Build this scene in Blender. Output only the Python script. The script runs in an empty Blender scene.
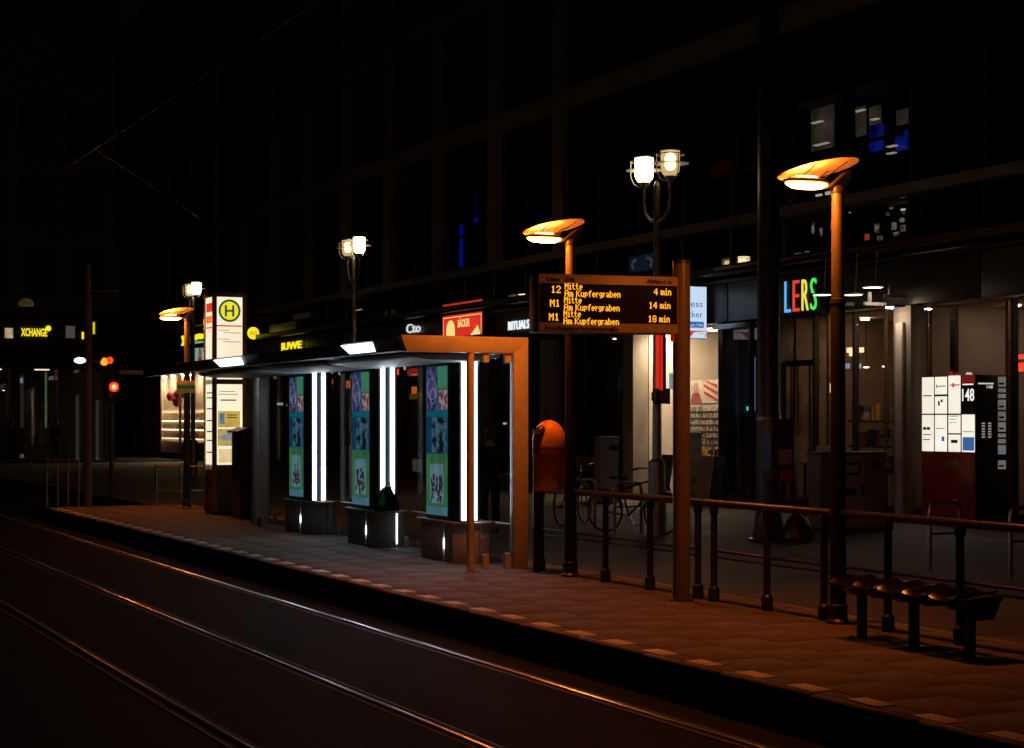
import bpy, bmesh, math, random
from mathutils import Vector, Matrix
random.seed(7)
sc = bpy.context.scene
COL = sc.collection

# ------------------------------------------------------------------ camera
F = 1707.0                      # focal length in photo pixels
HOR = 420.0                     # horizon row
VPX = -314.0                    # vanishing point of the tracks
TH = math.atan((512 - VPX) / F)
CO, SI = math.cos(TH), math.sin(TH)
EYE = 1.9
cam = bpy.data.cameras.new('camera'); camo = bpy.data.objects.new('camera', cam); COL.objects.link(camo)
cam.sensor_width = 36; cam.lens = 36 * F / 1024; cam.shift_y = (HOR - 374) / 1024
cam.clip_start = 0.1; cam.clip_end = 1000
camo.location = (0, 0, EYE); camo.rotation_euler = (math.pi / 2, 0, -TH)
sc.camera = camo

# ------------------------------------------------------------------ night sky
w = bpy.data.worlds.new('World'); sc.world = w; w.use_nodes = True
nt = w.node_tree; nt.nodes.clear()
sky = nt.nodes.new('ShaderNodeTexSky'); sky.sky_type = 'NISHITA'; sky.sun_disc = False
sky.sun_elevation = math.radians(6); sky.sun_rotation = math.radians(200)
bg = nt.nodes.new('ShaderNodeBackground'); bg.inputs[1].default_value = 0.00015
wo = nt.nodes.new('ShaderNodeOutputWorld')
nt.links.new(sky.outputs[0], bg.inputs[0]); nt.links.new(bg.outputs[0], wo.inputs[0])

sc.view_settings.view_transform = 'Standard'; sc.view_settings.look = 'None'
sc.view_settings.exposure = 0.0; sc.view_settings.gamma = 1.0
sc.view_settings.use_curve_mapping = False
cy = sc.cycles
cy.use_denoising = True; cy.max_bounces = 6; cy.diffuse_bounces = 2; cy.glossy_bounces = 3
cy.transparent_max_bounces = 16; cy.transmission_bounces = 4
cy.sample_clamp_indirect = 3.0; cy.caustics_reflective = False; cy.caustics_refractive = False
cy.use_light_tree = True

# ------------------------------------------------------------------ pixel -> place helpers
def depth_at(x, d): return F * d / (CO * (x - VPX))
def t_at(x, d): return (depth_at(x, d) - d * SI) / CO          # along the street for a pixel column on plane d
def z_at(x, y, d): return EYE + (HOR - y) * depth_at(x, d) / F
def frect(x0, x1, y0, y1, d):
    a, b = t_at(x1, d), t_at(x0, d)
    xm = (x0 + x1) / 2
    return a, b, z_at(xm, y1, d), z_at(xm, y0, d)
def d_at(x, t): # distance right of the camera for a pixel column on plane t
    k = (x - VPX) * CO / F
    return k * t * CO / (1 - k * SI)
def trect(x0, x1, y0, y1, t):
    a, b = d_at(x0, t), d_at(x1, t)
    D = (a + b) / 2 * SI + t * CO
    return a, b, EYE + (HOR - y1) * D / F, EYE + (HOR - y0) * D / F

# ------------------------------------------------------------------ materials
MATS = {}
def _new(name):
    m = bpy.data.materials.new(name); m.use_nodes = True
    nt = m.node_tree; b = nt.nodes['Principled BSDF']
    return m, nt, b
def mat(name, col, rough=0.6, metal=0.0, var=0.25, scale=6.0, bump=0.0, bscale=60.0, perobj=0.0, stain=0.0, rvar=0.1, spec=0.5):
    if name in MATS: return MATS[name]
    m, nt, b = _new(name)
    L = nt.links.new; N = nt.nodes.new
    tc = N('ShaderNodeTexCoord')
    n1 = N('ShaderNodeTexNoise'); n1.inputs['Scale'].default_value = scale; n1.inputs['Detail'].default_value = 6
    n1.inputs['Roughness'].default_value = 0.65
    L(tc.outputs['Object'], n1.inputs['Vector'])
    rp = N('ShaderNodeValToRGB')
    rp.color_ramp.elements[0].position = 0.3; rp.color_ramp.elements[1].position = 0.72
    rp.color_ramp.elements[0].color = tuple(c * (1 - var) for c in col) + (1,)
    rp.color_ramp.elements[1].color = tuple(min(1, c * (1 + var)) for c in col) + (1,)
    L(n1.outputs['Fac'], rp.inputs['Fac'])
    out = rp.outputs['Color']
    if stain:
        n3 = N('ShaderNodeTexNoise'); n3.inputs['Scale'].default_value = scale * 0.22; n3.inputs['Detail'].default_value = 4
        L(tc.outputs['Object'], n3.inputs['Vector'])
        r3 = N('ShaderNodeValToRGB'); r3.color_ramp.elements[0].position = 0.38; r3.color_ramp.elements[1].position = 0.62
        v = 1 - stain; r3.color_ramp.elements[0].color = (v, v, v, 1); r3.color_ramp.elements[1].color = (1, 1, 1, 1)
        L(n3.outputs['Fac'], r3.inputs['Fac'])
        mx = N('ShaderNodeMix'); mx.data_type = 'RGBA'; mx.blend_type = 'MULTIPLY'; mx.inputs['Factor'].default_value = 1
        L(out, mx.inputs['A']); L(r3.outputs['Color'], mx.inputs['B']); out = mx.outputs['Result']
    if perobj:
        oi = N('ShaderNodeObjectInfo'); mr = N('ShaderNodeMapRange')
        mr.inputs['To Min'].default_value = 1 - perobj; mr.inputs['To Max'].default_value = 1 + perobj
        L(oi.outputs['Random'], mr.inputs['Value'])
        hs = N('ShaderNodeHueSaturation'); L(mr.outputs['Result'], hs.inputs['Value']); L(out, hs.inputs['Color']); out = hs.outputs['Color']
    L(out, b.inputs['Base Color'])
    r2 = N('ShaderNodeMapRange'); r2.inputs['To Min'].default_value = max(0.02, rough - rvar); r2.inputs['To Max'].default_value = min(1, rough + rvar)
    L(n1.outputs['Fac'], r2.inputs['Value']); L(r2.outputs['Result'], b.inputs['Roughness'])
    b.inputs['Metallic'].default_value = metal
    b.inputs['Specular IOR Level'].default_value = spec
    if bump:
        n2 = N('ShaderNodeTexNoise'); n2.inputs['Scale'].default_value = bscale; n2.inputs['Detail'].default_value = 3
        L(tc.outputs['Object'], n2.inputs['Vector'])
        bp = N('ShaderNodeBump'); bp.inputs['Strength'].default_value = bump; bp.inputs['Distance'].default_value = 0.01
        L(n2.outputs['Fac'], bp.inputs['Height']); L(bp.outputs['Normal'], b.inputs['Normal'])
    MATS[name] = m
    return m
def emi(name, col, strength, base=None, var=0.0, scale=5.0, col2=None):
    if name in MATS: return MATS[name]
    m, nt, b = _new(name)
    L = nt.links.new; N = nt.nodes.new
    b.inputs['Base Color'].default_value = tuple(base or (c * 0.5 for c in col)) + (1,)
    b.inputs['Roughness'].default_value = 0.35
    b.inputs['Emission Strength'].default_value = strength
    b.inputs['Emission Color'].default_value = tuple(col) + (1,)
    if var or col2:
        tc = N('ShaderNodeTexCoord'); n1 = N('ShaderNodeTexNoise'); n1.inputs['Scale'].default_value = scale; n1.inputs['Detail'].default_value = 3
        L(tc.outputs['Object'], n1.inputs['Vector'])
        rp = N('ShaderNodeValToRGB'); rp.color_ramp.elements[0].position = 0.42 if col2 else 0.35; rp.color_ramp.elements[1].position = 0.58 if col2 else 0.65
        c2 = col2 or tuple(c * (1 - var) for c in col)
        rp.color_ramp.elements[0].color = tuple(c2) + (1,); rp.color_ramp.elements[1].color = tuple(col) + (1,)
        L(n1.outputs['Fac'], rp.inputs['Fac']); L(rp.outputs['Color'], b.inputs['Emission Color'])
    MATS[name] = m
    return m
def glass(name, tint=(0.9, 0.95, 0.95), ior=1.5, rough=0.01, refl=1.0):
    if name in MATS: return MATS[name]
    m, nt, b = _new(name); nt.nodes.remove(b)
    L = nt.links.new; N = nt.nodes.new
    tr = N('ShaderNodeBsdfTransparent'); tr.inputs[0].default_value = tuple(tint) + (1,)
    gl = N('ShaderNodeBsdfGlossy'); gl.inputs['Roughness'].default_value = rough; gl.inputs['Color'].default_value = (refl, refl, refl, 1)
    # Schlick reflectance of a thin pane, the same from both sides
    geo = N('ShaderNodeNewGeometry'); dt = N('ShaderNodeVectorMath'); dt.operation = 'DOT_PRODUCT'
    L(geo.outputs['Normal'], dt.inputs[0]); L(geo.outputs['Incoming'], dt.inputs[1])
    def mth(op, a, b=None):
        n = N('ShaderNodeMath'); n.operation = op
        for i_, q in enumerate((a, b)):
            if q is None: continue
            if isinstance(q, (int, float)): n.inputs[i_].default_value = q
            else: L(q, n.inputs[i_])
        return n.outputs[0]
    f0 = ((ior - 1) / (ior + 1)) ** 2
    fc = mth('POWER', mth('SUBTRACT', 1.0, mth('ABSOLUTE', dt.outputs['Value'])), 5.0)
    fres = mth('ADD', mth('MULTIPLY', fc, 1 - f0), f0); mx = N('ShaderNodeMixShader')
    tc = N('ShaderNodeTexCoord'); nz = N('ShaderNodeTexNoise'); nz.inputs['Scale'].default_value = 0.7
    bp = N('ShaderNodeBump'); bp.inputs['Strength'].default_value = 0.03; bp.inputs['Distance'].default_value = 0.05
    L(tc.outputs['Object'], nz.inputs['Vector']); L(nz.outputs['Fac'], bp.inputs['Height'])
    L(bp.outputs['Normal'], gl.inputs['Normal'])
    L(fres, mx.inputs[0]); L(tr.outputs[0], mx.inputs[1]); L(gl.outputs[0], mx.inputs[2])
    L(mx.outputs[0], nt.nodes['Material Output'].inputs['Surface'])
    MATS[name] = m
    return m

ASPH = mat('asphalt', (0.0145, 0.0122, 0.0115), 0.8, var=0.5, scale=7, bump=0.9, bscale=70, stain=0.5, spec=0.1)
PAVE = mat('pavement_stone', (0.16, 0.125, 0.105), 0.7, var=0.3, scale=2.2, bump=0.35, bscale=40, stain=0.35)
SLAB = mat('platform_slab', (0.185, 0.145, 0.12), 0.78, var=0.22, scale=5, bump=0.35, bscale=70, perobj=0.09, stain=0.3)
BED = mat('platform_bed', (0.12, 0.11, 0.1), 0.9, var=0.3)
KERB = mat('kerb_concrete', (0.3, 0.28, 0.26), 0.8, var=0.3, scale=4, bump=0.4, perobj=0.15, stain=0.3)
WHITE = mat('marker_block_white', (0.84, 0.81, 0.74), 0.6, var=0.1, scale=14, bump=0.2, perobj=0.1, stain=0.12)
RAIL = mat('rail_steel', (0.5, 0.5, 0.51), 0.22, metal=1, var=0.05, scale=8, rvar=0.0)
RAILD = mat('rail_side_rust', (0.07, 0.045, 0.03), 0.6, metal=0.4, var=0.4)
STEEL = mat('dark_painted_steel', (0.03, 0.031, 0.034), 0.38, var=0.3, scale=12, bump=0.06)
BROWN = mat('brown_painted_steel', (0.042, 0.03, 0.024), 0.3, var=0.25, scale=12, bump=0.05)
GREYP = mat('grey_painted_steel', (0.6, 0.56, 0.52), 0.42, var=0.12, scale=7, bump=0.05)
LPOLE = mat('lamp_pole_paint', (0.085, 0.078, 0.072), 0.4, var=0.15, scale=9)
POSTG = mat('display_post_paint', (0.17, 0.155, 0.14), 0.36, var=0.16, scale=9, bump=0.05)
CHROME = mat('bright_steel', (0.6, 0.6, 0.6), 0.2, metal=1, var=0.1)
GALV = mat('galvanised_steel', (0.33, 0.34, 0.35), 0.42, metal=0.8, var=0.2, scale=15)
BLACK = mat('black_plastic', (0.012, 0.012, 0.013), 0.35, var=0.2)
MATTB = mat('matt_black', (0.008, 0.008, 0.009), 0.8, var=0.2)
ORANGE = mat('orange_plastic', (0.92, 0.38, 0.07), 0.5, var=0.1, scale=8, bump=0.03)
STONE = mat('facade_stone', (0.3, 0.265, 0.225), 0.8, var=0.2, scale=1.5, bump=0.2, stain=0.25)
FMET = mat('facade_metal', (0.04, 0.037, 0.035), 0.45, metal=0.3, var=0.2, scale=3)
SHOPW = mat('shop_wall_plaster', (0.62, 0.56, 0.5), 0.85, var=0.08, scale=2, stain=0.1)
DARKW = mat('dark_shop_wall', (0.05, 0.042, 0.036), 0.85, var=0.3, scale=2)
WOOD = mat('shelf_wood', (0.22, 0.12, 0.06), 0.55, var=0.3, scale=5)
REDP = mat('red_lacquer', (0.42, 0.03, 0.025), 0.3, var=0.15, scale=4)
DGREEN = mat('dark_anodised_panel', (0.05, 0.062, 0.052), 0.35, metal=0.3, var=0.2, scale=5)
CONC = mat('bench_concrete', (0.58, 0.55, 0.52), 0.7, var=0.14, scale=9, bump=0.15, stain=0.15)
SEATW = mat('seat_plate', (0.5, 0.47, 0.42), 0.35, var=0.15, scale=6)
GLS = glass('clear_glass', (0.93, 0.96, 0.96), 1.3, 0.0, 0.015)
FGL = glass('facade_glass', (0.55, 0.56, 0.55), 1.75, 0.015)
SGL = glass('shop_glass', (0.88, 0.88, 0.87), 1.5)
SOD = (1.0, 0.21, 0.022)
SODLENS = emi('sodium_lens', (1.0, 0.195, 0.02), 255)
SODUP = emi('sodium_uplight', SOD, 240)
TUBE = emi('white_light_tube', (0.8, 0.9, 1.0), 9.0)
CEIL = emi('ceiling_lamp_light', (0.75, 0.9, 1.0), 6.0)
PANEL = emi('white_light_panel', (0.86, 0.94, 1.0), 3.2)
CREAM = emi('cream_light_box', (1.0, 0.86, 0.62), 1.08, var=0.12, scale=1.5)
LANT = emi('lantern_glow', (1.0, 0.74, 0.4), 11.0)
LANTS = emi('lantern_shade', (1.0, 0.78, 0.42), 1.5, var=0.25, scale=6)
AMBER = emi('amber_led', (1.0, 0.42, 0.022), 1.35)
DOWNL = emi('shop_downlight', (1.0, 0.84, 0.62), 30.0)
WARMT = emi('warm_tube', (1.0, 0.72, 0.48), 10.0)

# ------------------------------------------------------------------ mesh builder
class MB:
    def __init__(s): s.v = []; s.f = []; s.m = Matrix.Identity(4)
    def add(s, vs, fs):
        b = len(s.v); s.v += [tuple(s.m @ Vector(p)) for p in vs]; s.f += [tuple(b + i for i in f) for f in fs]; return s
    def box(s, x0, x1, y0, y1, z0, z1):
        return s.add([(x0,y0,z0),(x1,y0,z0),(x1,y1,z0),(x0,y1,z0),(x0,y0,z1),(x1,y0,z1),(x1,y1,z1),(x0,y1,z1)],
                     [(0,3,2,1),(4,5,6,7),(0,1,5,4),(1,2,6,5),(2,3,7,6),(3,0,4,7)])
    def cbox(s, cx, cy_, cz, sx, sy, sz): return s.box(cx-sx/2, cx+sx/2, cy_-sy/2, cy_+sy/2, cz-sz/2, cz+sz/2)
    def tube(s, path, r, n=10, caps=True):
        P = [Vector(p) for p in path]; rs = r if isinstance(r, (list, tuple)) else [r] * len(P)
        vs = []; fs = []; up = None
        for i, p in enumerate(P):
            if i == 0: d = P[1] - P[0]
            elif i == len(P) - 1: d = P[-1] - P[-2]
            else: d = (P[i+1] - P[i]).normalized() + (P[i] - P[i-1]).normalized()
            d = d.normalized()
            if up is None: up = Vector((0,0,1)) if abs(d.z) < 0.9 else Vector((1,0,0))
            a = d.cross(up).normalized(); b_ = a.cross(d).normalized(); up = b_
            for k in range(n):
                an = 2*math.pi*k/n; q = p + a*math.cos(an)*rs[i] + b_*math.sin(an)*rs[i]; vs.append(tuple(q))
        for i in range(len(P)-1):
            for k in range(n):
                k2 = (k+1) % n; fs.append((i*n+k, (i+1)*n+k, (i+1)*n+k2, i*n+k2))
        if caps:
            fs.append(tuple(range(n))); fs.append(tuple((len(P)-1)*n+k for k in reversed(range(n))))
        return s.add(vs, fs)
    def lathe(s, prof, c=(0,0,0), n=20, closed=False):
        vs = []; fs = []; m = len(prof)
        for r, z in prof:
            for k in range(n):
                a = 2*math.pi*k/n; vs.append((c[0]+r*math.cos(a), c[1]+r*math.sin(a), c[2]+z))
        for i in range(m if closed else m-1):
            j = (i+1) % m
            for k in range(n):
                k2 = (k+1) % n; fs.append((i*n+k, i*n+k2, j*n+k2, j*n+k))
        if not closed:
            if prof[0][0] > 1e-4: fs.append(tuple(reversed(range(n))))
            if prof[-1][0] > 1e-4: fs.append(tuple((m-1)*n+k for k in range(n)))
        return s.add(vs, fs)
    def prism(s, poly, a0, a1, axis='y'):
        n = len(poly); f = {'y': lambda p, a: (p[0], a, p[1]), 'x': lambda p, a: (a, p[0], p[1]), 'z': lambda p, a: (p[0], p[1], a)}[axis]
        vs = [f(p, a0) for p in poly] + [f(p, a1) for p in poly]
        fs = [tuple(range(n)), tuple(reversed(range(n, 2*n)))] + [(i, n+i, n+(i+1) % n, (i+1) % n) for i in range(n)]
        return s.add(vs, fs)
    def ring(s, c, R, r, axis='y', n=28, m=8):
        vs = []; fs = []
        for i in range(n):
            a = 2*math.pi*i/n
            for k in range(m):
                b = 2*math.pi*k/m; rr = R + r*math.cos(b); h = r*math.sin(b)
                p = {'y': (rr*math.cos(a), h, rr*math.sin(a)), 'x': (h, rr*math.cos(a), rr*math.sin(a)), 'z': (rr*math.cos(a), rr*math.sin(a), h)}[axis]
                vs.append((c[0]+p[0], c[1]+p[1], c[2]+p[2]))
        for i in range(n):
            for k in range(m):
                fs.append((i*m+k, ((i+1)%n)*m+k, ((i+1)%n)*m+(k+1)%m, i*m+(k+1)%m))
        return s.add(vs, fs)
    def mesh(s, name, bevel=0.0, smooth=True):
        me = bpy.data.meshes.new(name); me.from_pydata(s.v, [], s.f)
        bm = bmesh.new(); bm.from_mesh(me)
        bmesh.ops.recalc_face_normals(bm, faces=bm.faces)
        if bevel:
            es = [e for e in bm.edges if len(e.link_faces) == 2 and e.calc_face_angle(0) > 0.5]
            bmesh.ops.bevel(bm, geom=es, offset=bevel, segments=2, affect='EDGES', profile=0.5, clamp_overlap=True)
        bm.to_mesh(me); bm.free()
        if smooth:
            me.polygons.foreach_set('use_smooth', [True]*len(me.polygons)); me.set_sharp_from_angle(angle=0.6)
        return me
    def build(s, name, m, parent=None, bevel=0.0, smooth=True, loc=None):
        me = s.mesh(name, bevel, smooth); me.materials.append(m)
        o = bpy.data.objects.new(name, me); COL.objects.link(o)
        if loc: o.location = loc
        if parent: o.parent = parent
        return o
def tag(o, label, cat, group=None, kind=None):
    o['label'] = label; o['category'] = cat
    if group: o['group'] = group
    if kind: o['kind'] = kind
    return o
def struct(o, label=None):
    o['kind'] = 'structure'
    if label: o['label'] = label
    return o
def thing(name, label, cat, loc=(0,0,0), rz=0.0, group=None):
    o = bpy.data.objects.new(name, None); COL.objects.link(o); o.location = loc; o.rotation_euler.z = rz
    o.empty_display_size = 0.2
    return tag(o, label, cat, group)
def copy_tree(o, parent=None):
    c = o.copy(); COL.objects.link(c); c.parent = parent
    for ch in list(o.children): copy_tree(ch, c)
    return c
def P(name, m, parent, fn, bevel=0.0, smooth=True):
    b = MB(); fn(b); return b.build(name, m, parent, bevel, smooth)
def text(name, body, m, parent, origin, xdir, zdir, height=None, width=None, bold=0.0, depth=0.004, align='LEFT', sx=None):
    """flat lettering: cap height `height`, optional forced width; origin = lower-left corner"""
    cu = bpy.data.curves.new(name, 'FONT'); cu.body = body; cu.size = 1.0; cu.offset = bold; cu.extrude = 0.0; cu.resolution_u = 3
    to = bpy.data.objects.new(name, cu); COL.objects.link(to)
    dg = bpy.context.evaluated_depsgraph_get(); ev = to.evaluated_get(dg)
    me = bpy.data.meshes.new_from_object(ev); bpy.data.objects.remove(to); bpy.data.curves.remove(cu)
    xs = [v.co.x for v in me.vertices]; ys = [v.co.y for v in me.vertices]
    x0, x1 = min(xs), max(xs); y1 = max(ys)
    k = height / 0.70
    kx = (width / (x1 - x0)) if width else k * (sx or 1.0)
    X = Vector(xdir).normalized(); Z = Vector(zdir).normalized(); O = Vector(origin)
    wd = (x1 - x0) * kx
    sh = {'LEFT': 0, 'RIGHT': -wd, 'CENTER': -wd/2}[align]
    for v in me.vertices:
        v.co = O + X * ((v.co.x - x0) * kx + sh) + Z * (v.co.y * k)
    # give the letters a little thickness
    bm = bmesh.new(); bm.from_mesh(me)
    nrm = Z.cross(X).normalized() * -1
    r = bmesh.ops.extrude_face_region(bm, geom=bm.faces[:])
    for e in r['geom']:
        if isinstance(e, bmesh.types.BMVert): e.co += X.cross(Z) * depth
    bmesh.ops.recalc_face_normals(bm, faces=bm.faces); bm.to_mesh(me); bm.free()
    me.materials.clear(); me.materials.append(m)
    o = bpy.data.objects.new(name, me); COL.objects.link(o); o.parent = parent
    return o

# ================================================================== SETTING
PZ = 0.25      # platform height
GZ = 0.10      # pavement height
KD = 6.10      # kerb line
RD = 8.43      # railing line
BD = 8.85      # rear edge of the platform
FD = 20.4      # shop front plane
PT0, PT1 = 2.5, 33.0
struct(MB().box(-120, 160, -60, 220, -0.5, 0.0).build('ground', ASPH, smooth=False), 'dark asphalt roadway around the tram tracks')
struct(MB().box(BD + 0.02, 60, -20, 73.0, -0.3, GZ).build('pavement', PAVE, smooth=False), 'dark stone pavement between the platform and the shops')
struct(MB().box(9.0, 19.9, 73.0, 100, -0.3, 0.14).build('far_pavement', ASPH, smooth=False), 'pavement in front of the exchange shop')
# rails: polished head, groove, guide lip; set slightly proud of the road
for d in (1.49, 2.92, 4.17, 5.605):
    s = 1 if d in (1.49, 4.17) else -1     # groove on the gauge side
    b = MB(); b.box(d - 0.028, d + 0.028, -6, 120, -0.05, 0.011)
    r = struct(b.build('tram_rail', RAIL, bevel=0.006), 'polished steel tram rail head set flush in the road')
    P('guide_lip', RAILD, r, lambda b: b.box(d + s*0.085 - 0.011, d + s*0.085 + 0.011, -6, 120, -0.05, 0.006))
    P('groove', MATTB, r, lambda b: b.box(min(d + s*0.03, d + s*0.073), max(d + s*0.03, d + s*0.073), -6, 120, -0.05, 0.002))
    P('joint_strip', BED, r, lambda b: b.box(min(d - s*0.03, d - s*0.075), max(d - s*0.03, d - s*0.075), -6, 120, -0.05, 0.003))

# ---- platform
plat = struct(MB().box(KD + 0.06, BD, PT0, PT1, -0.3, PZ - 0.012).build('platform', BED, smooth=False), 'raised tram platform paved with concrete slabs')
def kerb_mesh(L=0.985):
    b = MB(); b.prism([(0.03, -0.2), (0.058, -0.2), (0.058, 0.25), (0.02, 0.25), (0.0, 0.235), (0.0, 0.13), (0.03, 0.12), (0.03, 0.0)], 0, L, 'y')
    return b.mesh('kerb_stone', 0.006)
km = kerb_mesh(); km.materials.append(KERB)
t = PT0
while t < PT1 - 0.5:
    o = bpy.data.objects.new('kerb_stone', km); COL.objects.link(o); o.location = (KD + random.uniform(-.003, .003), t, random.uniform(-.002, .002)); o.parent = plat; t += 1.0
# white marker blocks along the edge, dark blocks between them
mm = MB().box(0, 0.14, 0, 0.295, -0.05, 0.0).mesh('marker_block', 0.004); mm.materials.append(WHITE)
dm = MB().box(0, 0.135, 0, 0.295, -0.05, 0.0).mesh('edge_block', 0.004); dm.materials.append(SLAB)
t = 2.52
while t < 32.5:
    o = bpy.data.objects.new('marker_block', mm); COL.objects.link(o); o.parent = plat
    o.location = (KD + 0.062, t, PZ + 0.002 + random.uniform(0, .003)); o.rotation_euler.z = random.uniform(-.01, .01)
    o = bpy.data.objects.new('edge_block', dm); COL.objects.link(o); o.parent = plat
    o.location = (KD + 0.062, t + 0.292, PZ - 0.001 + random.uniform(-.001, .002)); t += 0.6
# slabs
SX, SY = 0.498, 0.62
sms = []
for k in range(3):
    me = MB().box(0, SX - 0.004, 0, SY - 0.004, -0.06, 0).mesh('paving_slab', 0.002); me.materials.append(SLAB); sms.append(me)
x0 = KD + 0.062 + 0.145; row = 0
while x0 + SX <= BD + 0.02:
    t = PT0 + (SY/2 if row % 2 else 0)
    while t + SY < PT1:
        o = bpy.data.objects.new('paving_slab', random.choice(sms)); COL.objects.link(o); o.parent = plat
        o.location = (x0, t, PZ + random.uniform(-.0015, .0015)); o.rotation_euler = (random.uniform(-.002, .002), random.uniform(-.002, .002), 0)
        t += SY
    x0 += SX; row += 1
P('rear_kerb', KERB, plat, lambda b: b.box(x0 + 0.005, BD + 0.01, PT0, PT1, -0.2, PZ))
P('end_ramp', BED, plat, lambda b: b.prism([(PT1 + .005, -.1), (PT1 + 2.5, -.1), (PT1 + 2.5, 0.012), (PT1 + .005, PZ - .004)], KD + 0.05, BD, 'x'))

# ================================================================== STREET FURNITURE ON THE PLATFORM
def platform_lamp(d, t, label):
    L = thing('platform_lamp', label, 'lamp post', (d, t, PZ - 0.01), group='sodium lamps along the platform')
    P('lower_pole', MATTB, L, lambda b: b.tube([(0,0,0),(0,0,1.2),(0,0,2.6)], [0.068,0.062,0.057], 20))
    P('upper_pole', LPOLE, L, lambda b: b.tube([(0,0,2.601),(0,0,3.52)], [0.054,0.051], 20))
    P('base_collar', STEEL, L, lambda b: b.lathe([(0.1,0),(0.1,0.03),(0.078,0.05),(0.078,0.16),(0.07,0.17)], n=20))
    P('clamp_band', STEEL, L, lambda b: (b.lathe([(0.056,2.60),(0.064,2.605),(0.064,2.64),(0.056,2.645)], n=20)))
    # arm and bracket on the inner side
    P('arm', STEEL, L, lambda b: (b.box(-0.46, 0.10, -0.022, 0.022, 3.525, 3.545), b.lathe([(0.062,3.50),(0.062,3.555),(0.02,3.57)], n=16)), bevel=0.004)
    P('bracket', STEEL, L, lambda b: b.prism([(-0.10, 3.546), (0.09, 3.546), (0.15, 3.70), (0.06, 3.672)], -0.035, 0.035, 'y'), bevel=0.004)
    # housing
    cx = -0.31
    sq = Matrix.Diagonal((1, 0.5, 1, 1))
    def flat(b, prof): b.m = sq; b.lathe(prof, (cx, 0, 0), 32)
    h = P('housing', STEEL, L, lambda b: flat(b, [(0.02,3.612),(0.12,3.608),(0.205,3.59),(0.215,3.58),(0.215,3.568),(0.19,3.56),(0.0,3.56)]))
    P('lens', SODLENS, h, lambda b: flat(b, [(0.0,3.522),(0.11,3.522),(0.145,3.526),(0.192,3.552),(0.194,3.558),(0.0,3.559)]))
    P('uplight', SODUP, h, lambda b: flat(b, [(0.0,3.6165),(0.10,3.6165),(0.102,3.613),(0.0,3.613)]))
    # shallow curved reflector shell above, tilted outwards and towards the stop
    b = MB(); R = 0.33; prof = []
    for i in range(11):
        r = R * i / 10; prof.append((r, 0.045 * (1 - (r/R)**2)))
    for i in range(10, -1, -1):
        r = R * i / 10; prof.append((max(r, 0.0), 0.045 * (1 - (r/R)**2) + 0.007))
    b.m = Matrix.Translation((-0.21, -0.02, 3.68)) @ Matrix.Rotation(-0.13, 4, 'Y') @ Matrix.Rotation(-0.15, 4, 'X'); b.lathe(prof, n=40)
    b.build('reflector_shell', mat('reflector_paint', (0.72, 0.66, 0.58), 0.3, var=0.2, scale=7, bump=0.5, bscale=9), L)
    for a in (2.2, 4.08, 0.6, 5.68):
        P('shell_stay', STEEL, L, lambda b: b.tube([(cx + 0.16*math.cos(a), 0.08*math.sin(a), 3.60), (-0.20 + 0.24*math.cos(a), 0.24*math.sin(a), 3.69 + 0.037*math.cos(a) - 0.038*math.sin(a))], 0.005, 6))
    return L
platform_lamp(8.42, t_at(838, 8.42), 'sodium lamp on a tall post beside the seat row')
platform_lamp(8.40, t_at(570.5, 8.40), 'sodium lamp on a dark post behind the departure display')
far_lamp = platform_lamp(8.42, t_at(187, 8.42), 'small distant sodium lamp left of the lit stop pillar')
FLT = t_at(187, 8.42)
ls = thing('line_sign', 'yellow and green plate strapped to the distant sodium lamp post', 'sign', (8.42, FLT, PZ + 2.0))
P('plate', mat('yellow_plate', (0.75, 0.5, 0.05), 0.5), ls, lambda b: b.box(-0.075-0.14, 0.075+0.06, -0.085, -0.07, 0.15, 0.38), bevel=0.004)
P('stripe', mat('green_plate', (0.03, 0.3, 0.1), 0.5), ls, lambda b: b.box(-0.213, 0.133, -0.0895, -0.0855, 0.23, 0.30))
P('clamp', STEEL, ls, lambda b: b.box(-0.07, 0.07, -0.07, 0.07, 0.25, 0.28))

# ---- railing sections along the rear of the platform
def railing(label, t0, t1, posts, d=RD, ext0=0.0, ext1=0.0, z=PZ - 0.01, cap=True):
    R = thing('railing', label, 'railing', (d, t0, z), group='railing along the rear of the platform')
    Ln = t1 - t0
    P('top_rail', BROWN, R, lambda b: b.tube([(0, -ext0, 0.90), (0, Ln + ext1, 0.90)], 0.034, 14))
    P('lower_rail', STEEL, R, lambda b: b.tube([(0, 0, 0.47), (0, Ln, 0.47)], 0.014, 10))
    P('lower_rail', STEEL, R, lambda b: b.tube([(0, 0, 0.41), (0, Ln, 0.41)], 0.009, 8))
    for tp in posts:
        p = P('post', BROWN, R, lambda b: b.tube([(0, tp - t0, 0.0), (0, tp - t0, 0.885)], 0.032, 14))
        P('foot', STEEL, p, lambda b: b.lathe([(0.052,0),(0.052,0.13),(0.036,0.15)], (0, tp - t0, 0), 12))
        P('rail_clamp', STEEL, p, lambda b: b.lathe([(0.036,0.80),(0.043,0.815),(0.043,0.86),(0.036,0.875)], (0, tp - t0, 0), 14))
    for a, c in zip(posts, posts[1:]):
        if abs(a - c) > 0.6:
            lo, hi = min(a, c) - t0, max(a, c) - t0
            P('glass_pane', GLS, R, lambda b: b.box(-0.006, 0.006, lo + 0.06, hi - 0.06, 0.10, 0.78))
    return R
tp = lambda x: t_at(x, RD)
railing('brown railing from the litter bin to the departure display post', tp(698), tp(541), [tp(698), tp(650), tp(605.5), tp(567) + .0, tp(541)], ext0=0.0, ext1=0.05)
railing('brown railing running from the display post to the seat row', 3.0, tp(714), [tp(714), tp(767), tp(824), tp(888), tp(960), tp(960) - 1.25, tp(960) - 2.5, tp(960) - 3.75], ext0=0.2, ext1=0.28)

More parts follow.
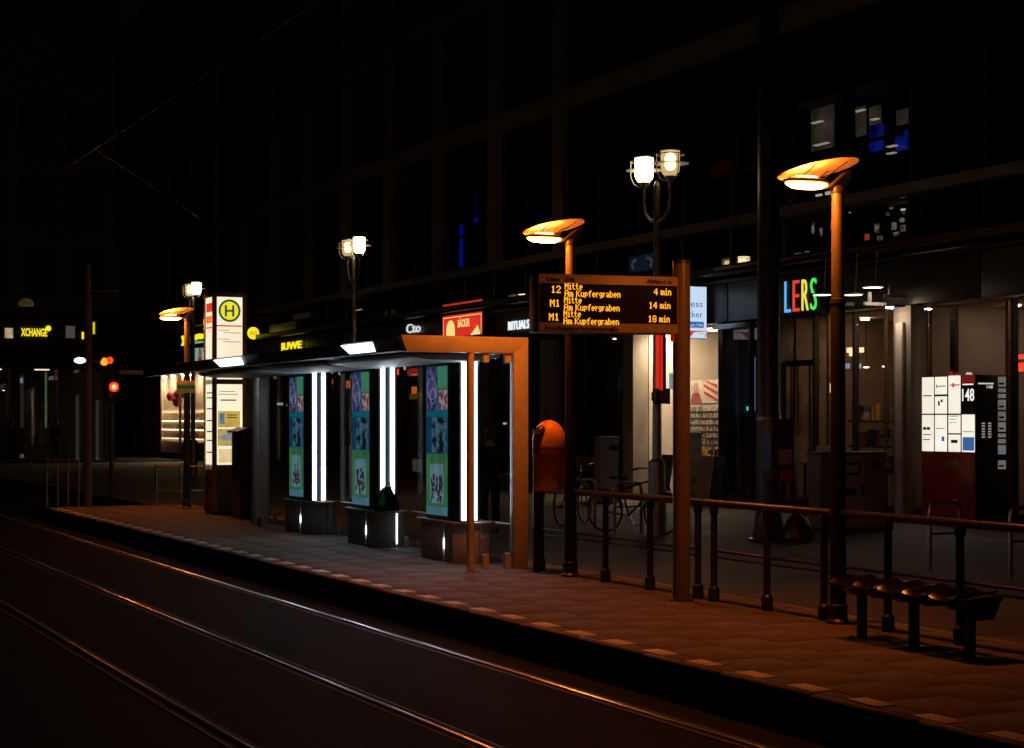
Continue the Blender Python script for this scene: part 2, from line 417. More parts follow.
# ---- litter bin
def litter_bin():
    t0 = t_at(549, 8.33)
    L = thing('litter_bin', 'orange plastic litter bin with domed top beside the shelter', 'litter bin', (8.33, t0, PZ - 0.05))
    P('post', STEEL, L, lambda b: b.tube([(-0.03, 0.24, 0.03), (-0.03, 0.24, 1.6)], 0.038, 14))
    P('body', ORANGE, L, lambda b: b.lathe([(0.0,0.94),(0.15,0.94),(0.168,0.955),(0.172,1.0),(0.172,1.40),(0.178,1.41)], n=32))
    P('lid', ORANGE, L, lambda b: b.lathe([(0.182,1.412),(0.182,1.46)] + [(0.182*math.cos(a), 1.46 + 0.24*math.sin(a)) for a in [i*math.pi/2/9 for i in range(1, 10)]] + [(0.0, 1.70)], n=32))
    # mouth: dark recessed opening on the track side of the dome
    b = MB(); b.m = Matrix.Translation((-0.135, -0.055, 1.575)) @ Matrix.Rotation(math.radians(22), 4, 'Z') @ Matrix.Rotation(math.radians(-52), 4, 'Y')
    b.lathe([(0.0,0.0),(0.062,0.0),(0.07,0.012),(0.062,0.026),(0.055,0.018),(0.0,0.016)], n=20)
    b.build('mouth', MATTB, L)
    P('strap', CHROME, L, lambda b: b.tube([(-0.19,-0.03,0.93),(-0.194,-0.03,1.0),(-0.194,-0.03,1.5),(-0.16,-0.03,1.56)], 0.009, 8))
    [P('holder', STEEL, L, lambda b: b.box(-0.05, -0.01, 0.15, 0.25, z, z + 0.06)) for z in (1.0, 1.3)]
    P('band', mat('orange_band', (0.3, 0.07, 0.02), 0.6, var=0.2), L, lambda b: b.lathe([(0.1735,1.33),(0.180,1.335),(0.180,1.40),(0.1735,1.405)], n=32))
litter_bin()

# ---- departure display
def departure_display():
    d0 = 8.19; t0 = t_at(681.5, d0)
    L = thing('departure_display', 'tram departure display with amber letters on a thick brown post', 'display board', (d0, t0, PZ - 0.01))
    P('post', POSTG, L, lambda b: b.tube([(0,0,0),(0,0,3.09)], 0.08, 28))
    P('post_cap', STEEL, L, lambda b: b.lathe([(0.083,3.085),(0.083,3.115),(0.07,3.125),(0.0,3.13)], n=28))
    P('post_foot', STEEL, L, lambda b: b.lathe([(0.11,0.0),(0.11,0.02),(0.084,0.03)], n=28))
    # display case, turned slightly towards the track
    rot = Matrix.Rotation(math.radians(-10), 4, 'Z')
    b = MB(); b.m = rot
    W, Z0, Z1, TT = 1.32, 2.44, 2.955, 0.30
    b.box(-W - 0.09, -0.09, -TT/2, TT/2, Z0, Z1)
    case = b.build('case', mat('display_case_paint', (0.33, 0.3, 0.27), 0.45, var=0.12, scale=9), L, bevel=0.012)
    def sub(name, m, x0, x1, z0, z1, p=0.004):
        b = MB(); b.m = rot; b.box(x0, x1, -TT/2 - p, -TT/2 + 0.01, z0, z1); return b.build(name, m, case)
    XL, XR = -W - 0.09, -0.09
    sub('screen', mat('display_screen', (0.004, 0.0035, 0.003), 0.5, var=0.1, spec=0.08), XL + 0.012, XR - 0.012, Z0 + 0.085, Z1 - 0.085, 0.003)
    def tx(s, x, z, h, m, width=None, al='LEFT', bold=0.012, name='lettering', sx=0.95):
        o = text(name, s, m, case, (0, 0, 0), (1, 0, 0), (0, 0, 1), h, width, bold, 0.002, al, sx)
        for v in o.data.vertices:
            v.co = rot @ (v.co + Vector((x, -TT/2 - 0.0045, z)))
        return o
    ink = mat('dark_ink', (0.02, 0.018, 0.015), 0.6)
    px = lambda x: XL + (x - 100) / 708 * W             # from the enlarged view of the photograph
    pz = lambda y: Z1 - (y - 65) / 303 * (Z1 - Z0)
    tx('Linie', px(143), pz(104), 0.040, ink, px(205) - px(143)); tx('Ziel', px(232), pz(104), 0.040, ink, px(278) - px(232))
    tx('Abfahrt in', px(645), pz(104), 0.040, ink, px(775) - px(645))
    tx('S+U-Bahnhof Friedrichstraße', px(133), pz(359), 0.038, ink, px(500) - px(133))
    G = {'1': '00100 01100 00100 00100 00100 00100 01110', '2': '01110 10001 00001 00010 00100 01000 11111', '4': '00010 00110 01010 10010 11111 00010 00010',
         '8': '01110 10001 10001 01110 10001 10001 01110', 'M': '10001 11011 10101 10101 10001 10001 10001', 'A': '01110 10001 10001 11111 10001 10001 10001',
         'K': '10001 10010 10100 11000 10100 10010 10001', 'i': '010 000 110 010 010 010 111', 't': '0100 0100 1110 0100 0100 0100 0011', 'e': '0000 0000 0110 1001 1111 1000 0110',
         'm': '00000 00000 11010 10101 10101 10101 10101', 'u': '0000 0000 1001 1001 1001 1001 0111', 'p': '0000 0000 1110 1001 1001 1110 1000 1000', 'f': '0011 0100 1110 0100 0100 0100 0100',
         'r': '000 000 101 110 100 100 100', 'g': '0000 0000 0111 1001 1001 0111 0001 0110', 'a': '0000 0000 0110 0001 0111 1001 0111', 'b': '1000 1000 1110 1001 1001 1001 1110',
         'n': '0000 0000 1110 1001 1001 1001 1001', ' ': '00 00 00 00 00 00 00'}
    def led(s, x, z, h, width, fat=1.0):
        cols = sum(len(G[c].split()[0]) + 1 for c in s) - 1; cw = width / cols; ch = h / 7
        b = MB(); b.m = rot; cx = x
        for c in s:
            rows = G[c].split()
            for r, row in enumerate(rows):
                k = 0
                while k < len(row):            # one run of lit dots in a row = one bar
                    if row[k] == '1':
                        e = k
                        while e < len(row) and row[e] == '1': e += 1
                        b.box(cx + k*cw - 0.08*cw, cx + e*cw + 0.02*cw, -TT/2 - 0.0065, -TT/2 - 0.0035, z + (6 - r)*ch + 0.04*ch, z + (7 - r)*ch)
                        k = e
                    else: k += 1
            cx += (len(rows[0]) + 1) * cw
        o = b.build('lettering', AMBER, case, smooth=False); o['kind'] = 'stuff'
    for i, (ln, mn) in enumerate((('12', '4 min'), ('M1', '14 min'), ('M1', '18 min'))):
        y = 72 * i
        led(ln, px(162 - 5*i), pz(165 + y), 0.064, px(210 - 4*i) - px(162 - 5*i))
        led('Mitte', px(230 - 3*i), pz(146 + y), 0.058, px(318 - 4*i) - px(230 - 3*i))
        led('Am Kupfergraben', px(230 - 3*i), pz(183 + y), 0.058, px(510 - 4*i) - px(230 - 3*i))
        x1 = px(770 - 4*i); w0 = px(770) - px(682 if i == 0 else 660)
        led(mn, x1 - w0, pz(165 + y), 0.060, w0)
    b = MB(); b.m = rot; b.box(-0.1, 0.05, -0.05, 0.05, Z0 + 0.08, Z1 - 0.08); b.build('bracket', STEEL, L)
    b = MB(); b.m = rot; b.box(XR - 0.07, XR - 0.035, -TT/2 - 0.004, -TT/2 + 0.01, Z0 - 0.07, Z0 + 0.0); b.build('sensor', mat('sensor_red', (0.5, 0.03, 0.02), 0.4), L)
departure_display()

# ---- shelter
def shelter():
    T0, T1 = 17.1, 26.6
    S = thing('tram_shelter', 'long tram shelter with portal frame and glass rear wall', 'shelter', (8.4, T0, PZ - 0.01))
    ox, oy, oz = 8.4, T0, PZ - 0.01
    Lt = T1 - T0
    HB, HT = 2.40, 2.58            # roof under side and top above the platform
    # end portal: leg at the rear and beam, mitred
    P('end_leg', GREYP, S, lambda b: b.prism([(-0.10, 0.0), (0.08, 0.0), (0.08, HT), (-0.10, HB)], 0.0, 0.11, 'y'), bevel=0.008)
    P('end_beam', GREYP, S, lambda b: b.prism([(0.079, HT + 0.001), (-1.46, HT + 0.001), (-1.39, HB), (-0.101, HB)], -0.004, 0.105, 'y'), bevel=0.008)
    P('far_leg', GREYP, S, lambda b: b.box(-0.10, 0.08, Lt - 0.11, Lt, 0.0, HB + 0.005), bevel=0.008)
    # roof
    P('roof', mat('roof_sheet', (0.1, 0.1, 0.105), 0.45, var=0.15, scale=4), S,
      lambda b: b.prism([(-1.44, HT - 0.02), (-1.44, HT - 0.03), (-1.36, HB + 0.02), (0.075, HB + 0.01), (0.075, HT - 0.01)], 0.106, Lt, 'y'), bevel=0.006)
    for k in range(3):
        a = 0.35 + k * 3.0
        def pod(b):
            n = 10; prof = []
            poly = [(-1.2, HB + 0.0), (-1.15, HB - 0.05), (-0.95, HB - 0.075), (-0.35, HB - 0.075), (-0.12, HB - 0.04), (-0.08, HB + 0.0)]
            b.prism(poly, a, a + 2.75, 'y')
        P('ceiling_panel', mat('ceiling_panel_grey', (0.42, 0.45, 0.47), 0.5, var=0.06), S, pod, bevel=0.03)
        P('ceiling_lamp', CEIL, S, lambda b: b.box(-0.07, -0.02, a + 0.3, a + (2.5 if k == 2 else 1.5), HB - 0.035, HB - 0.012))
    # light panels in the front edge of the roof
    for xa, xb in ((345, 375), (217, 243)):
        ta, tb = t_at(xb, 7.0) - oy, t_at(xa, 7.0) - oy
        P('edge_light', PANEL, S, lambda b: b.add([(-1.455, ta, HT - 0.045), (-1.455, tb, HT - 0.045), (-1.385, tb - 0.12, HB + 0.035), (-1.385, ta + 0.06, HB + 0.035),
                                                   (-1.42, ta, HT - 0.045), (-1.42, tb, HT - 0.045), (-1.35, tb - 0.12, HB + 0.035), (-1.35, ta + 0.06, HB + 0.035)],
                                                  [(0,1,2,3),(4,7,6,5),(0,4,5,1),(1,5,6,2),(2,6,7,3),(3,7,4,0)]), smooth=False)
    # slender round posts
    P('round_post', GREYP, S, lambda b: b.tube([(7.79 - ox, 0.05, 0), (7.79 - ox, 0.05, HB + 0.001)], 0.043, 16))
    P('round_post', GREYP, S, lambda b: b.tube([(8.05 - ox, 25.9 - oy, 0), (8.05 - ox, 25.9 - oy, HB + 0.02)], 0.06, 18))
    # glass rear wall and end screens
    n = 5
    for i in range(n):
        a, c = 0.16 + i * (Lt - 0.3) / n, 0.16 + (i + 1) * (Lt - 0.3) / n - 0.03
        g = P('rear_glass', GLS, S, lambda b: b.box(0.04, 0.052, a, c, 0.12, HB - 0.05))
        for y in (a + 0.3, c - 0.3):
            P('glass_clip', GREYP, g, lambda b: b.box(0.02, 0.07, y - 0.025, y + 0.025, 0.0, 0.15)); P('glass_clip', GREYP, g, lambda b: b.box(0.02, 0.07, y - 0.025, y + 0.025, HB - 0.09, HB + 0.008))
    g = P('end_glass', GLS, S, lambda b: b.box(-0.46, -0.11, 0.05, 0.062, 0.12, HB - 0.06))
    for dx in (-0.43, -0.16):
        P('glass_clip', GREYP, g, lambda b: b.box(dx - 0.035, dx + 0.035, 0.025, 0.085, 0.0, 0.17)); P('glass_clip', GREYP, g, lambda b: b.box(dx - 0.035, dx + 0.035, 0.025, 0.085, HB - 0.1, HB - 0.002))
    g2 = P('far_end_glass', GLS, S, lambda b: b.box(-0.3, 0.0, Lt - 0.06, Lt - 0.048, 0.12, HB - 0.06))
    return S
shelter()

# ---- poster columns standing on bench blocks
PR = {'violet': emi('print_violet', (0.02, 0.03, 0.09), 0.5, col2=(0.1, 0.12, 0.26), scale=9),
      'aqua': emi('print_aqua', (0.02, 0.42, 0.40), 0.42, col2=(0.12, 0.3, 0.06), scale=5),
      'flask': emi('print_flask', (0.25, 0.03, 0.05), 0.5, col2=(0.45, 0.4, 0.42), scale=12),
      'teal': emi('print_teal', (0.008, 0.15, 0.22), 0.5, var=0.2, scale=4),
      'navy': emi('print_navy', (0.012, 0.07, 0.17), 0.5, var=0.4, scale=4),
      'dark': emi('print_dark', (0.008, 0.012, 0.02), 0.42, col2=(0.08, 0.2, 0.3), scale=7),
      'lime': emi('print_lime', (0.06, 0.22, 0.09), 0.5, var=0.35, scale=5),
      'pale': emi('print_pale', (0.16, 0.34, 0.38), 0.5, var=0.3, scale=5),
      'crowd': emi('print_crowd', (0.01, 0.015, 0.04), 0.5, col2=(0.09, 0.03, 0.05), scale=16),
      'foot': emi('print_foot', (0.1, 0.26, 0.34), 0.5, var=0.3, scale=4)}
def poster_column(d0, t0, label, blabel, single_slot):
    C = thing('poster_column', label, 'advertising column', (d0, t0, PZ + 0.475), group='illuminated poster columns in the shelter')
    h = 1.90; Ln = 0.98
    body = P('case', mat('poster_case_black', (0.012, 0.014, 0.018), 0.3, var=0.2), C, lambda b: b.box(0, 0.26, 0, Ln, 0, h), bevel=0.008)
    P('cap', GREYP, C, lambda b: b.box(0.05, 0.21, 0.1, 0.9, h, h + 0.03))
    for x in (0.052, 0.188):
        P('light_tube', TUBE, C, lambda b: b.tube([(x, -0.017, 0.02), (x, -0.017, h - 0.05)], 0.027, 10))
        [P('tube_holder', GREYP, C, lambda b: b.box(x - 0.03, x + 0.03, -0.045, 0.0, z, z + 0.02)) for z in (0.0, h - 0.05)]
    # poster on the track side, print built up of flat fields
    ya, yb, za, zb = 0.33, 0.95, 0.05, h - 0.09
    pos = P('poster', PR['teal'], C, lambda b: b.box(-0.006, 0.006, ya, yb, za, zb))
    W, H = yb - ya, zb - za
    def fld(key, u0, u1, v0, v1, p):       # u from the left as seen from the track (far end = left)
        P('print', PR[key], pos, lambda b: b.box(-0.006 - p, -0.004, yb - u1 * W, yb - u0 * W, zb - v1 * H, zb - v0 * H), smooth=False)
    fld('violet', 0.0, 0.52, 0.0, 0.30, 0.002); fld('aqua', 0.56, 1.0, 0.0, 0.15, 0.002); fld('flask', 0.62, 1.0, 0.16, 0.29, 0.002)
    fld('navy', 0.02, 1.0, 0.34, 0.585, 0.002); fld('dark', 0.28, 0.98, 0.345, 0.58, 0.004)
    fld('lime', 0.0, 1.0, 0.59, 0.94, 0.002); fld('pale', 0.2, 0.82, 0.655, 0.92, 0.004); fld('foot', 0.0, 1.0, 0.942, 1.0, 0.002)
    def crowd(b):
        for i in range(60):
            u = 0.24 + 0.5 * random.random(); v = 0.72 + 0.16 * random.random(); 
            b.box(-0.014 + 0.0001*i, -0.008, yb - (u + 0.03 + 0.06*random.random()) * W, yb - u * W, zb - (v + 0.015 + 0.03*random.random()) * H, zb - v * H)
    P('print', PR['crowd'], pos, crowd, smooth=False)['kind'] = 'stuff'
    def ringp(b): b.ring((-0.009, yb - 0.27*W, zb - 0.15*H), 0.13, 0.004, 'x', 24, 4); b.ring((-0.009, yb - 0.33*W, zb - 0.20*H), 0.09, 0.004, 'x', 24, 4)
    P('print', emi('print_line', (0.45, 0.4, 0.6), 0.4), pos, ringp)['kind'] = 'stuff'
    # bench
    B = thing('shelter_bench', blabel, 'bench', (d0, t0, PZ - 0.005), group='block benches in the shelter')
    P('seat', SEATW, B, lambda b: b.prism([(-0.06, 0.06), (0.17, -0.15), (0.25, -0.15), (0.46, 0.06), (0.46, 1.18), (0.40, 1.24), (0.02, 1.24), (-0.06, 1.14)], 0.452, 0.478, 'z'), bevel=0.006)
    P('block', CONC, B, lambda b: b.prism([(0.203, -0.115), (0.203, 0.36), (-0.03, 0.36), (-0.03, 0.11)], 0.0, 0.452, 'z'), bevel=0.008)
    P('block', CONC, B, lambda b: b.prism([(0.217, -0.115), (0.43, 0.10), (0.43, 0.36), (0.217, 0.36)], 0.0, 0.452, 'z'), bevel=0.008)
    P('block', CONC, B, lambda b: b.prism([(-0.03, 0.40), (0.43, 0.40), (0.43, 1.12), (0.30, 1.18), (0.04, 1.18), (-0.03, 1.06)], 0.0, 0.452, 'z'), bevel=0.008)
    P('slot_light', TUBE, B, lambda b: b.box(-0.026, 0.0, 0.365, 0.395, 0.16, 0.26))
    if single_slot: P('slot_light', TUBE, B, lambda b: b.box(0.2035, 0.2165, -0.118, -0.02, 0.06, 0.44))
    # side perch plate to the rear with metal edge
    P('perch', SEATW, B, lambda b: b.box(0.462, 0.50, -0.75, 1.2, 0.455, 0.475), bevel=0.004)
    [P('perch_leg', GALV, B, lambda b: b.box(0.465, 0.495, y, y + 0.03, 0, 0.455)) for y in (-0.6, 0.5)]
poster_column(8.01, 17.95, 'poster column with twin white tubes at the near shelter end', 'grey block bench under the near poster column', False)
poster_column(8.06, 20.62, 'middle poster column with twin white tubes in the shelter', 'grey block bench under the middle poster column, bag on it', True)
poster_column(8.11, 23.42, 'farthest poster column with twin white tubes in the shelter', 'grey block bench under the farthest poster column', False)

def bag():
    B = thing('bag', 'dark bag with bright green stripe on the middle shelter bench', 'bag', (8.15, 20.54, PZ + 0.473), rz=0.2)
    P('body', MATTB, B, lambda b: b.prism([(-0.17, 0.0), (0.19, 0.0), (0.17, 0.12), (0.06, 0.30), (0.01, 0.33), (-0.05, 0.30), (-0.15, 0.12)], -0.02, 0.07, 'y'), bevel=0.02)
    P('stripe', mat('green_nylon', (0.02, 0.62, 0.12), 0.5, var=0.2), B, lambda b: b.prism([(-0.155, 0.09), (-0.07, 0.06), (-0.04, 0.17), (-0.075, 0.25)], -0.029, -0.021, 'y'))
    P('strap', MATTB, B, lambda b: b.tube([(-0.04, -0.02, 0.30), (0.0, -0.03, 0.38), (0.05, -0.02, 0.30)], 0.009, 6))
bag()

# ---- row of moulded seats on the right
def seat_row():
    d0 = 8.05; ta, tb = t_at(977, d0), t_at(849, d0)
    S = thing('seat_row', 'dark row of five moulded seats standing before the railing', 'bench', (d0, ta, PZ - 0.005))
    Ln = tb - ta; n = 5; pw = Ln / n
    for i in range(n):
        b = MB(); N1, N2 = 12, 8; vs = []; fs = []
        for layer in (0, 1):
            for j in range(N2 + 1):
                v = j / N2                         # front (track) to rear
                for k in range(N1 + 1):
                    u = k / N1
                    y = i * pw + 0.012 + u * (pw - 0.024); x = -0.20 + 0.40 * v
                    dip = 0.038 * (1 - (2*u - 1)**2) * (0.55 + 0.45*math.sin(math.pi * min(1, v*1.2)))
                    z = 0.455 - dip + 0.05 * max(0, v - 0.7)**1.2 - 0.035 * max(0, 0.14 - v) / 0.14 - layer * 0.014
                    vs.append((x, y, z))
        M_ = (N1 + 1) * (N2 + 1)
        for j in range(N2):
            for k in range(N1):
                a = j*(N1+1)+k; q = (a, a+1, a+N1+2, a+N1+1); fs.append(q); fs.append(tuple(M_ + z for z in reversed(q)))
        rim = [k for k in range(N1+1)] + [j*(N1+1)+N1 for j in range(1, N2+1)] + [N2*(N1+1)+k for k in range(N1-1, -1, -1)] + [j*(N1+1) for j in range(N2-1, 0, -1)]
        for p, q in zip(rim, rim[1:] + rim[:1]): fs.append((p, q, M_ + q, M_ + p))
        b.add(vs, fs); b.build('seat', mat('moulded_seat_plastic', (0.009, 0.006, 0.005), 0.24, var=0.2, scale=10), S)
        P('seat_bracket', STEEL, S, lambda b: b.prism([(-0.16, 0.385), (0.14, 0.385), (0.05, 0.33), (-0.08, 0.33)], i*pw + pw/2 - 0.05, i*pw + pw/2 + 0.05, 'y'))
    P('beam', STEEL, S, lambda b: b.box(-0.04, 0.04, -0.04, Ln + 0.02, 0.335, 0.395), bevel=0.006)
    P('end_bracket', STEEL, S, lambda b: b.prism([(-0.19, 0.42), (0.19, 0.44), (0.10, 0.27), (-0.07, 0.27)], -0.06, -0.03, 'y'), bevel=0.005)
    for x in (862, 914, 970):
        y = t_at(x, d0) - ta
        l = P('leg', STEEL, S, lambda b: b.box(-0.03, 0.03, y - 0.03, y + 0.03, 0.0, 0.336), bevel=0.006)
        P('foot_plate', STEEL, l, lambda b: b.box(-0.07, 0.07, y - 0.06, y + 0.06, 0.0, 0.012))
seat_row()

# ---- lit stop pillar
def stop_pillar():
    d0, t0 = 8.24, 28.95; W = 0.6
    S = thing('stop_pillar', 'tall white-lit tram stop pillar with round H sign', 'information pillar', (d0, t0, PZ - 0.01))
    fr = mat('pillar_frame_bronze', (0.6, 0.48, 0.35), 0.45, var=0.15, scale=8)
    Z = lambda y: EYE + (HOR - y) * 29.6 / F - PZ + 0.01
    ht = Z(292)
    for x in (0, W - 0.07):
        for y in (0, W - 0.07):
            P('corner_post', fr, S, lambda b: b.box(x, x + 0.07, y, y + 0.07, 0.06, ht - 0.075), bevel=0.004)
    P('plinth', STEEL, S, lambda b: b.box(0.03, W - 0.03, 0.03, W - 0.03, 0, 0.06))
    P('top', fr, S, lambda b: b.box(-0.012, W + 0.012, -0.012, W + 0.012, ht - 0.075, ht), bevel=0.006)
    P('cross_rail', fr, S, lambda b: b.box(0.072, W - 0.072, 0.01, W - 0.01, Z(384), Z(379)))
    P('cross_rail', fr, S, lambda b: b.box(0.072, W - 0.072, 0.01, W - 0.01, Z(470), Z(465)))
    P('base_panel', mat('pillar_base_grey', (0.4, 0.36, 0.3), 0.5, var=0.15, scale=6, stain=0.3), S, lambda b: b.box(0.025, W - 0.025, 0.02, W - 0.02, 0.06, Z(470.1)))
    P('diagonal_tape', mat('tape_grey', (0.18, 0.16, 0.15), 0.6), S, lambda b: b.prism([(0.07, 0.22), (0.5, 0.62), (0.5, 0.68), (0.07, 0.28)], 0.012, 0.0199, 'y'))
    ink = mat('pillar_ink', (0.12, 0.1, 0.09), 0.6)
    red = emi('pillar_red', (0.8, 0.03, 0.015), 0.9)
    yel = emi('sign_yellow', (0.95, 0.75, 0.04), 0.95); grn = emi('sign_green', (0.01, 0.16, 0.05), 0.5)
    for k, (za, zb) in enumerate(((Z(379), ht - 0.075), (Z(465), Z(384)))):
        bx = P('glow_box', CREAM, S, lambda b: b.box(0.022, W - 0.022, 0.022, W - 0.022, za, zb))
        if k == 0:
            c = (W/2, 0.0, Z(310)); 
            def disc(r0, r1, y0):
                b = MB(); b.m = Matrix.Translation((c[0], y0, c[2])) @ Matrix.Rotation(math.pi/2, 4, 'X'); b.lathe([(r0, 0), (r1, 0), (r1, 0.003), (r0, 0.003)], n=36, closed=True); return b
            disc(0.001, 0.195, 0.0205).build('round_sign', yel, bx); disc(0.16, 0.198, 0.017).build('sign_ring', grn, bx)
            text('lettering', 'H', grn, bx, (c[0], 0.017, c[2] - 0.095), (1, 0, 0), (0, 0, 1), 0.19, 0.17, 0.02, 0.003, 'CENTER')
            P('red_line', red, bx, lambda b: b.box(0.075, W - 0.075, 0.017, 0.0215, Z(326), Z(324.6)))
            for i, y in enumerate((329.5, 332, 338.5, 341)):
                P('text_line', ink, bx, lambda b: b.box(0.19 if i % 2 else 0.09, 0.50 if i % 2 else 0.30, 0.019, 0.0215, Z(y + 0.5), Z(y)))
            for i, (ya, yb) in enumerate(((302, 311), (315, 322), (326, 327.5))):
                P('side_mark', red, bx, lambda b: b.box(0.017, 0.0215, 0.12, 0.48, Z(yb), Z(ya)))
        else:
            P('text_line', ink, bx, lambda b: b.box(0.12, 0.40, 0.019, 0.0215, Z(391.6), Z(391)))
            P('text_line', ink, bx, lambda b: b.box(0.10, 0.45, 0.019, 0.0215, Z(394.4), Z(393.8)))
            P('text_line', ink, bx, lambda b: b.box(0.14, 0.42, 0.019, 0.0215, Z(400.6), Z(399.4)))
            nt_ = P('notice', emi('notice_yellow', (0.75, 0.52, 0.1), 0.8, var=0.25, scale=6), bx, lambda b: b.box(0.09, 0.49, 0.017, 0.0215, Z(427.5), Z(411)))
            P('notice_picture', emi('notice_blue', (0.15, 0.3, 0.5), 0.7, var=0.4, scale=20), nt_, lambda b: b.box(0.12, 0.21, 0.014, 0.0175, Z(424), Z(413)))
            [P('text_line', ink, nt_, lambda b: b.box(0.25, 0.44, 0.015, 0.0175, Z(y + 0.9), Z(y))) for y in (414.5, 417)]
            P('notice', emi('notice_multi', (0.7, 0.5, 0.12), 0.7, col2=(0.25, 0.3, 0.4), scale=10), bx, lambda b: b.box(0.09, 0.49, 0.017, 0.0215, Z(446), Z(429)))
            P('notice', emi('notice_pale', (0.9, 0.7, 0.35), 0.9, var=0.2, scale=10), bx, lambda b: b.box(0.10, 0.48, 0.017, 0.0215, Z(463), Z(449)))
            [P('side_mark', ink, bx, lambda b: b.box(0.018, 0.0215, 0.12, 0.46, Z(y + 1.2), Z(y))) for y in (392, 397, 408, 420, 431, 440, 452)]
stop_pillar()

# ---- ticket machine
def ticket_machine():
    d0, t0 = 8.32, 27.55
    S = thing('ticket_machine', 'dark red ticket machine between the stop pillar and the shelter', 'ticket machine', (d0, t0, PZ - 0.005))
    rb = mat('machine_maroon', (0.16, 0.045, 0.035), 0.4, var=0.2, scale=6)
    P('cabinet', rb, S, lambda b: b.box(0, 0.5, 0, 0.55, 0.05, 1.44), bevel=0.012)
    P('plinth', STEEL, S, lambda b: b.box(0.02, 0.48, 0.02, 0.53, 0, 0.05))
    P('hood', rb, S, lambda b: b.prism([(-0.07, 1.441), (0.53, 1.441), (0.53, 1.50), (0.10, 1.53), (-0.07, 1.47)], -0.05, 0.58, 'y'), bevel=0.01)
    P('front_panel', BLACK, S, lambda b: b.box(0.06, 0.45, -0.008, 0.01, 0.5, 1.38), bevel=0.004)
    P('side_panel', BLACK, S, lambda b: b.box(-0.008, 0.01, 0.05, 0.5, 0.5, 1.38), bevel=0.004)
    for z in (1.15, 0.86): P('ledge', GALV, S, lambda b: b.box(0.06, 0.45, -0.03, -0.009, z, z + 0.015))
    [P('key', GALV, S, lambda b: b.box(0.09 + 0.05*i, 0.12 + 0.05*i, -0.014, -0.0085, 0.77, 0.83)) for i in range(6)]
    P('tray', STEEL, S, lambda b: b.box(0.1, 0.4, -0.05, -0.002, 0.52, 0.60))
ticket_machine()
tag(MB().lathe([(0.05,0),(0.05,0.12),(0.045,0.14),(0.0,0.145)], n=14).build('bollard_stub', GALV, loc=(7.98, 25.4, PZ - 0.002)), 'short grey steel stub at the foot of the far shelter post', 'bollard')

# ================================================================== STREET LAMPS AND MASTS BEYOND THE PLATFORM
def shell_mat():
    if 'lantern_shell' in MATS: return MATS['lantern_shell']
    m, nt, b = _new('lantern_shell'); nt.nodes.remove(b); N = nt.nodes.new; L = nt.links.new
    tr = N('ShaderNodeBsdfTransparent'); tr.inputs[0].default_value = (1.0, 0.85, 0.55, 1); em = N('ShaderNodeEmission'); em.inputs[0].default_value = (1.0, 0.72, 0.34, 1); em.inputs[1].default_value = 0.75
    tc = N('ShaderNodeTexCoord'); nz = N('ShaderNodeTexNoise'); nz.inputs['Scale'].default_value = 9; L(tc.outputs['Object'], nz.inputs['Vector'])
    mr = N('ShaderNodeMapRange'); mr.inputs['To Min'].default_value = 0.35; mr.inputs['To Max'].default_value = 0.75; L(nz.outputs['Fac'], mr.inputs['Value'])
    mx = N('ShaderNodeMixShader'); L(mr.outputs[0], mx.inputs[0]); L(tr.outputs[0], mx.inputs[1]); L(em.outputs[0], mx.inputs[2])
    L(mx.outputs[0], nt.nodes['Material Output'].inputs['Surface']); MATS['lantern_shell'] = m; return m
def twin_lamp(d, t, label, h=5.62, reach=0.4, clear=0):
    L = thing('twin_street_lamp', label, 'street lamp', (d, t, GZ - 0.005), group='twin lantern street lamps on the pavement')
    P('pole', GALV, L, lambda b: b.tube([(0,0,0),(0,0,1.15),(0,0,1.2),(0,0,h - 0.1)], [0.15,0.135,0.075,0.05], 18))
    P('finial', GALV, L, lambda b: b.lathe([(0.05,h-0.1),(0.055,h-0.06),(0.03,h+0.0),(0.0,h+0.02)], n=14))
    for s in (-1, 1):
        y = s * reach
        a = P('arm', GALV, L, lambda b: b.tube([(0, 0, h - 0.62), (0, y*0.45, h - 0.60), (0, y*0.85, h - 0.48), (0, y*1.0, h - 0.28), (0, y, h - 0.05)], [0.03,0.028,0.026,0.024,0.022], 10))
        l = P('lantern', shell_mat() if s == clear else LANT, L, lambda b: b.lathe([(0.0,h+0.04),(0.09,h+0.04),(0.13,h+0.09),(0.145,h+0.14),(0.148,h+0.42),(0.0,h+0.42)], (0,y,0), 22))
        if s == clear: P('lamp_core', LANT, l, lambda b: b.lathe([(0.0,h+0.12),(0.06,h+0.14),(0.085,h+0.2),(0.085,h+0.32),(0.06,h+0.38),(0.0,h+0.4)], (0,y,0), 16))
        P('cap', GALV, l, lambda b: b.lathe([(0.155,h+0.42),(0.158,h+0.445),(0.10,h+0.46),(0.0,h+0.47)], (0,y,0), 22))
        P('cup', GALV, l, lambda b: b.lathe([(0.025,h-0.08),(0.06,h-0.03),(0.095,h+0.035),(0.0,h+0.035)], (0,y,0), 18))
        P('glass_disc', mat('lantern_disc_glass', (0.5, 0.55, 0.5), 0.3), l, lambda b: b.lathe([(0.152,h+0.225),(0.29,h+0.228),(0.29,h+0.234),(0.152,h+0.237)], (0,y,0), 28, closed=True))
        P('ring', GALV, l, lambda b: b.ring((0, y, h + 0.37), 0.215, 0.008, 'z', 26, 6))
        for k in range(3):
            an = 0.6 + k * 2.094
            cx_, sy_ = math.cos(an), math.sin(an)
            P('stay', GALV, l, lambda b: b.tube([(0.215*cx_, y + 0.215*sy_, h + 0.37), (0.215*cx_, y + 0.215*sy_, h + 0.12), (0.16*cx_, y + 0.16*sy_, h + 0.0), (0.04*cx_, y + 0.04*sy_, h - 0.06)], 0.008, 6))
    return L
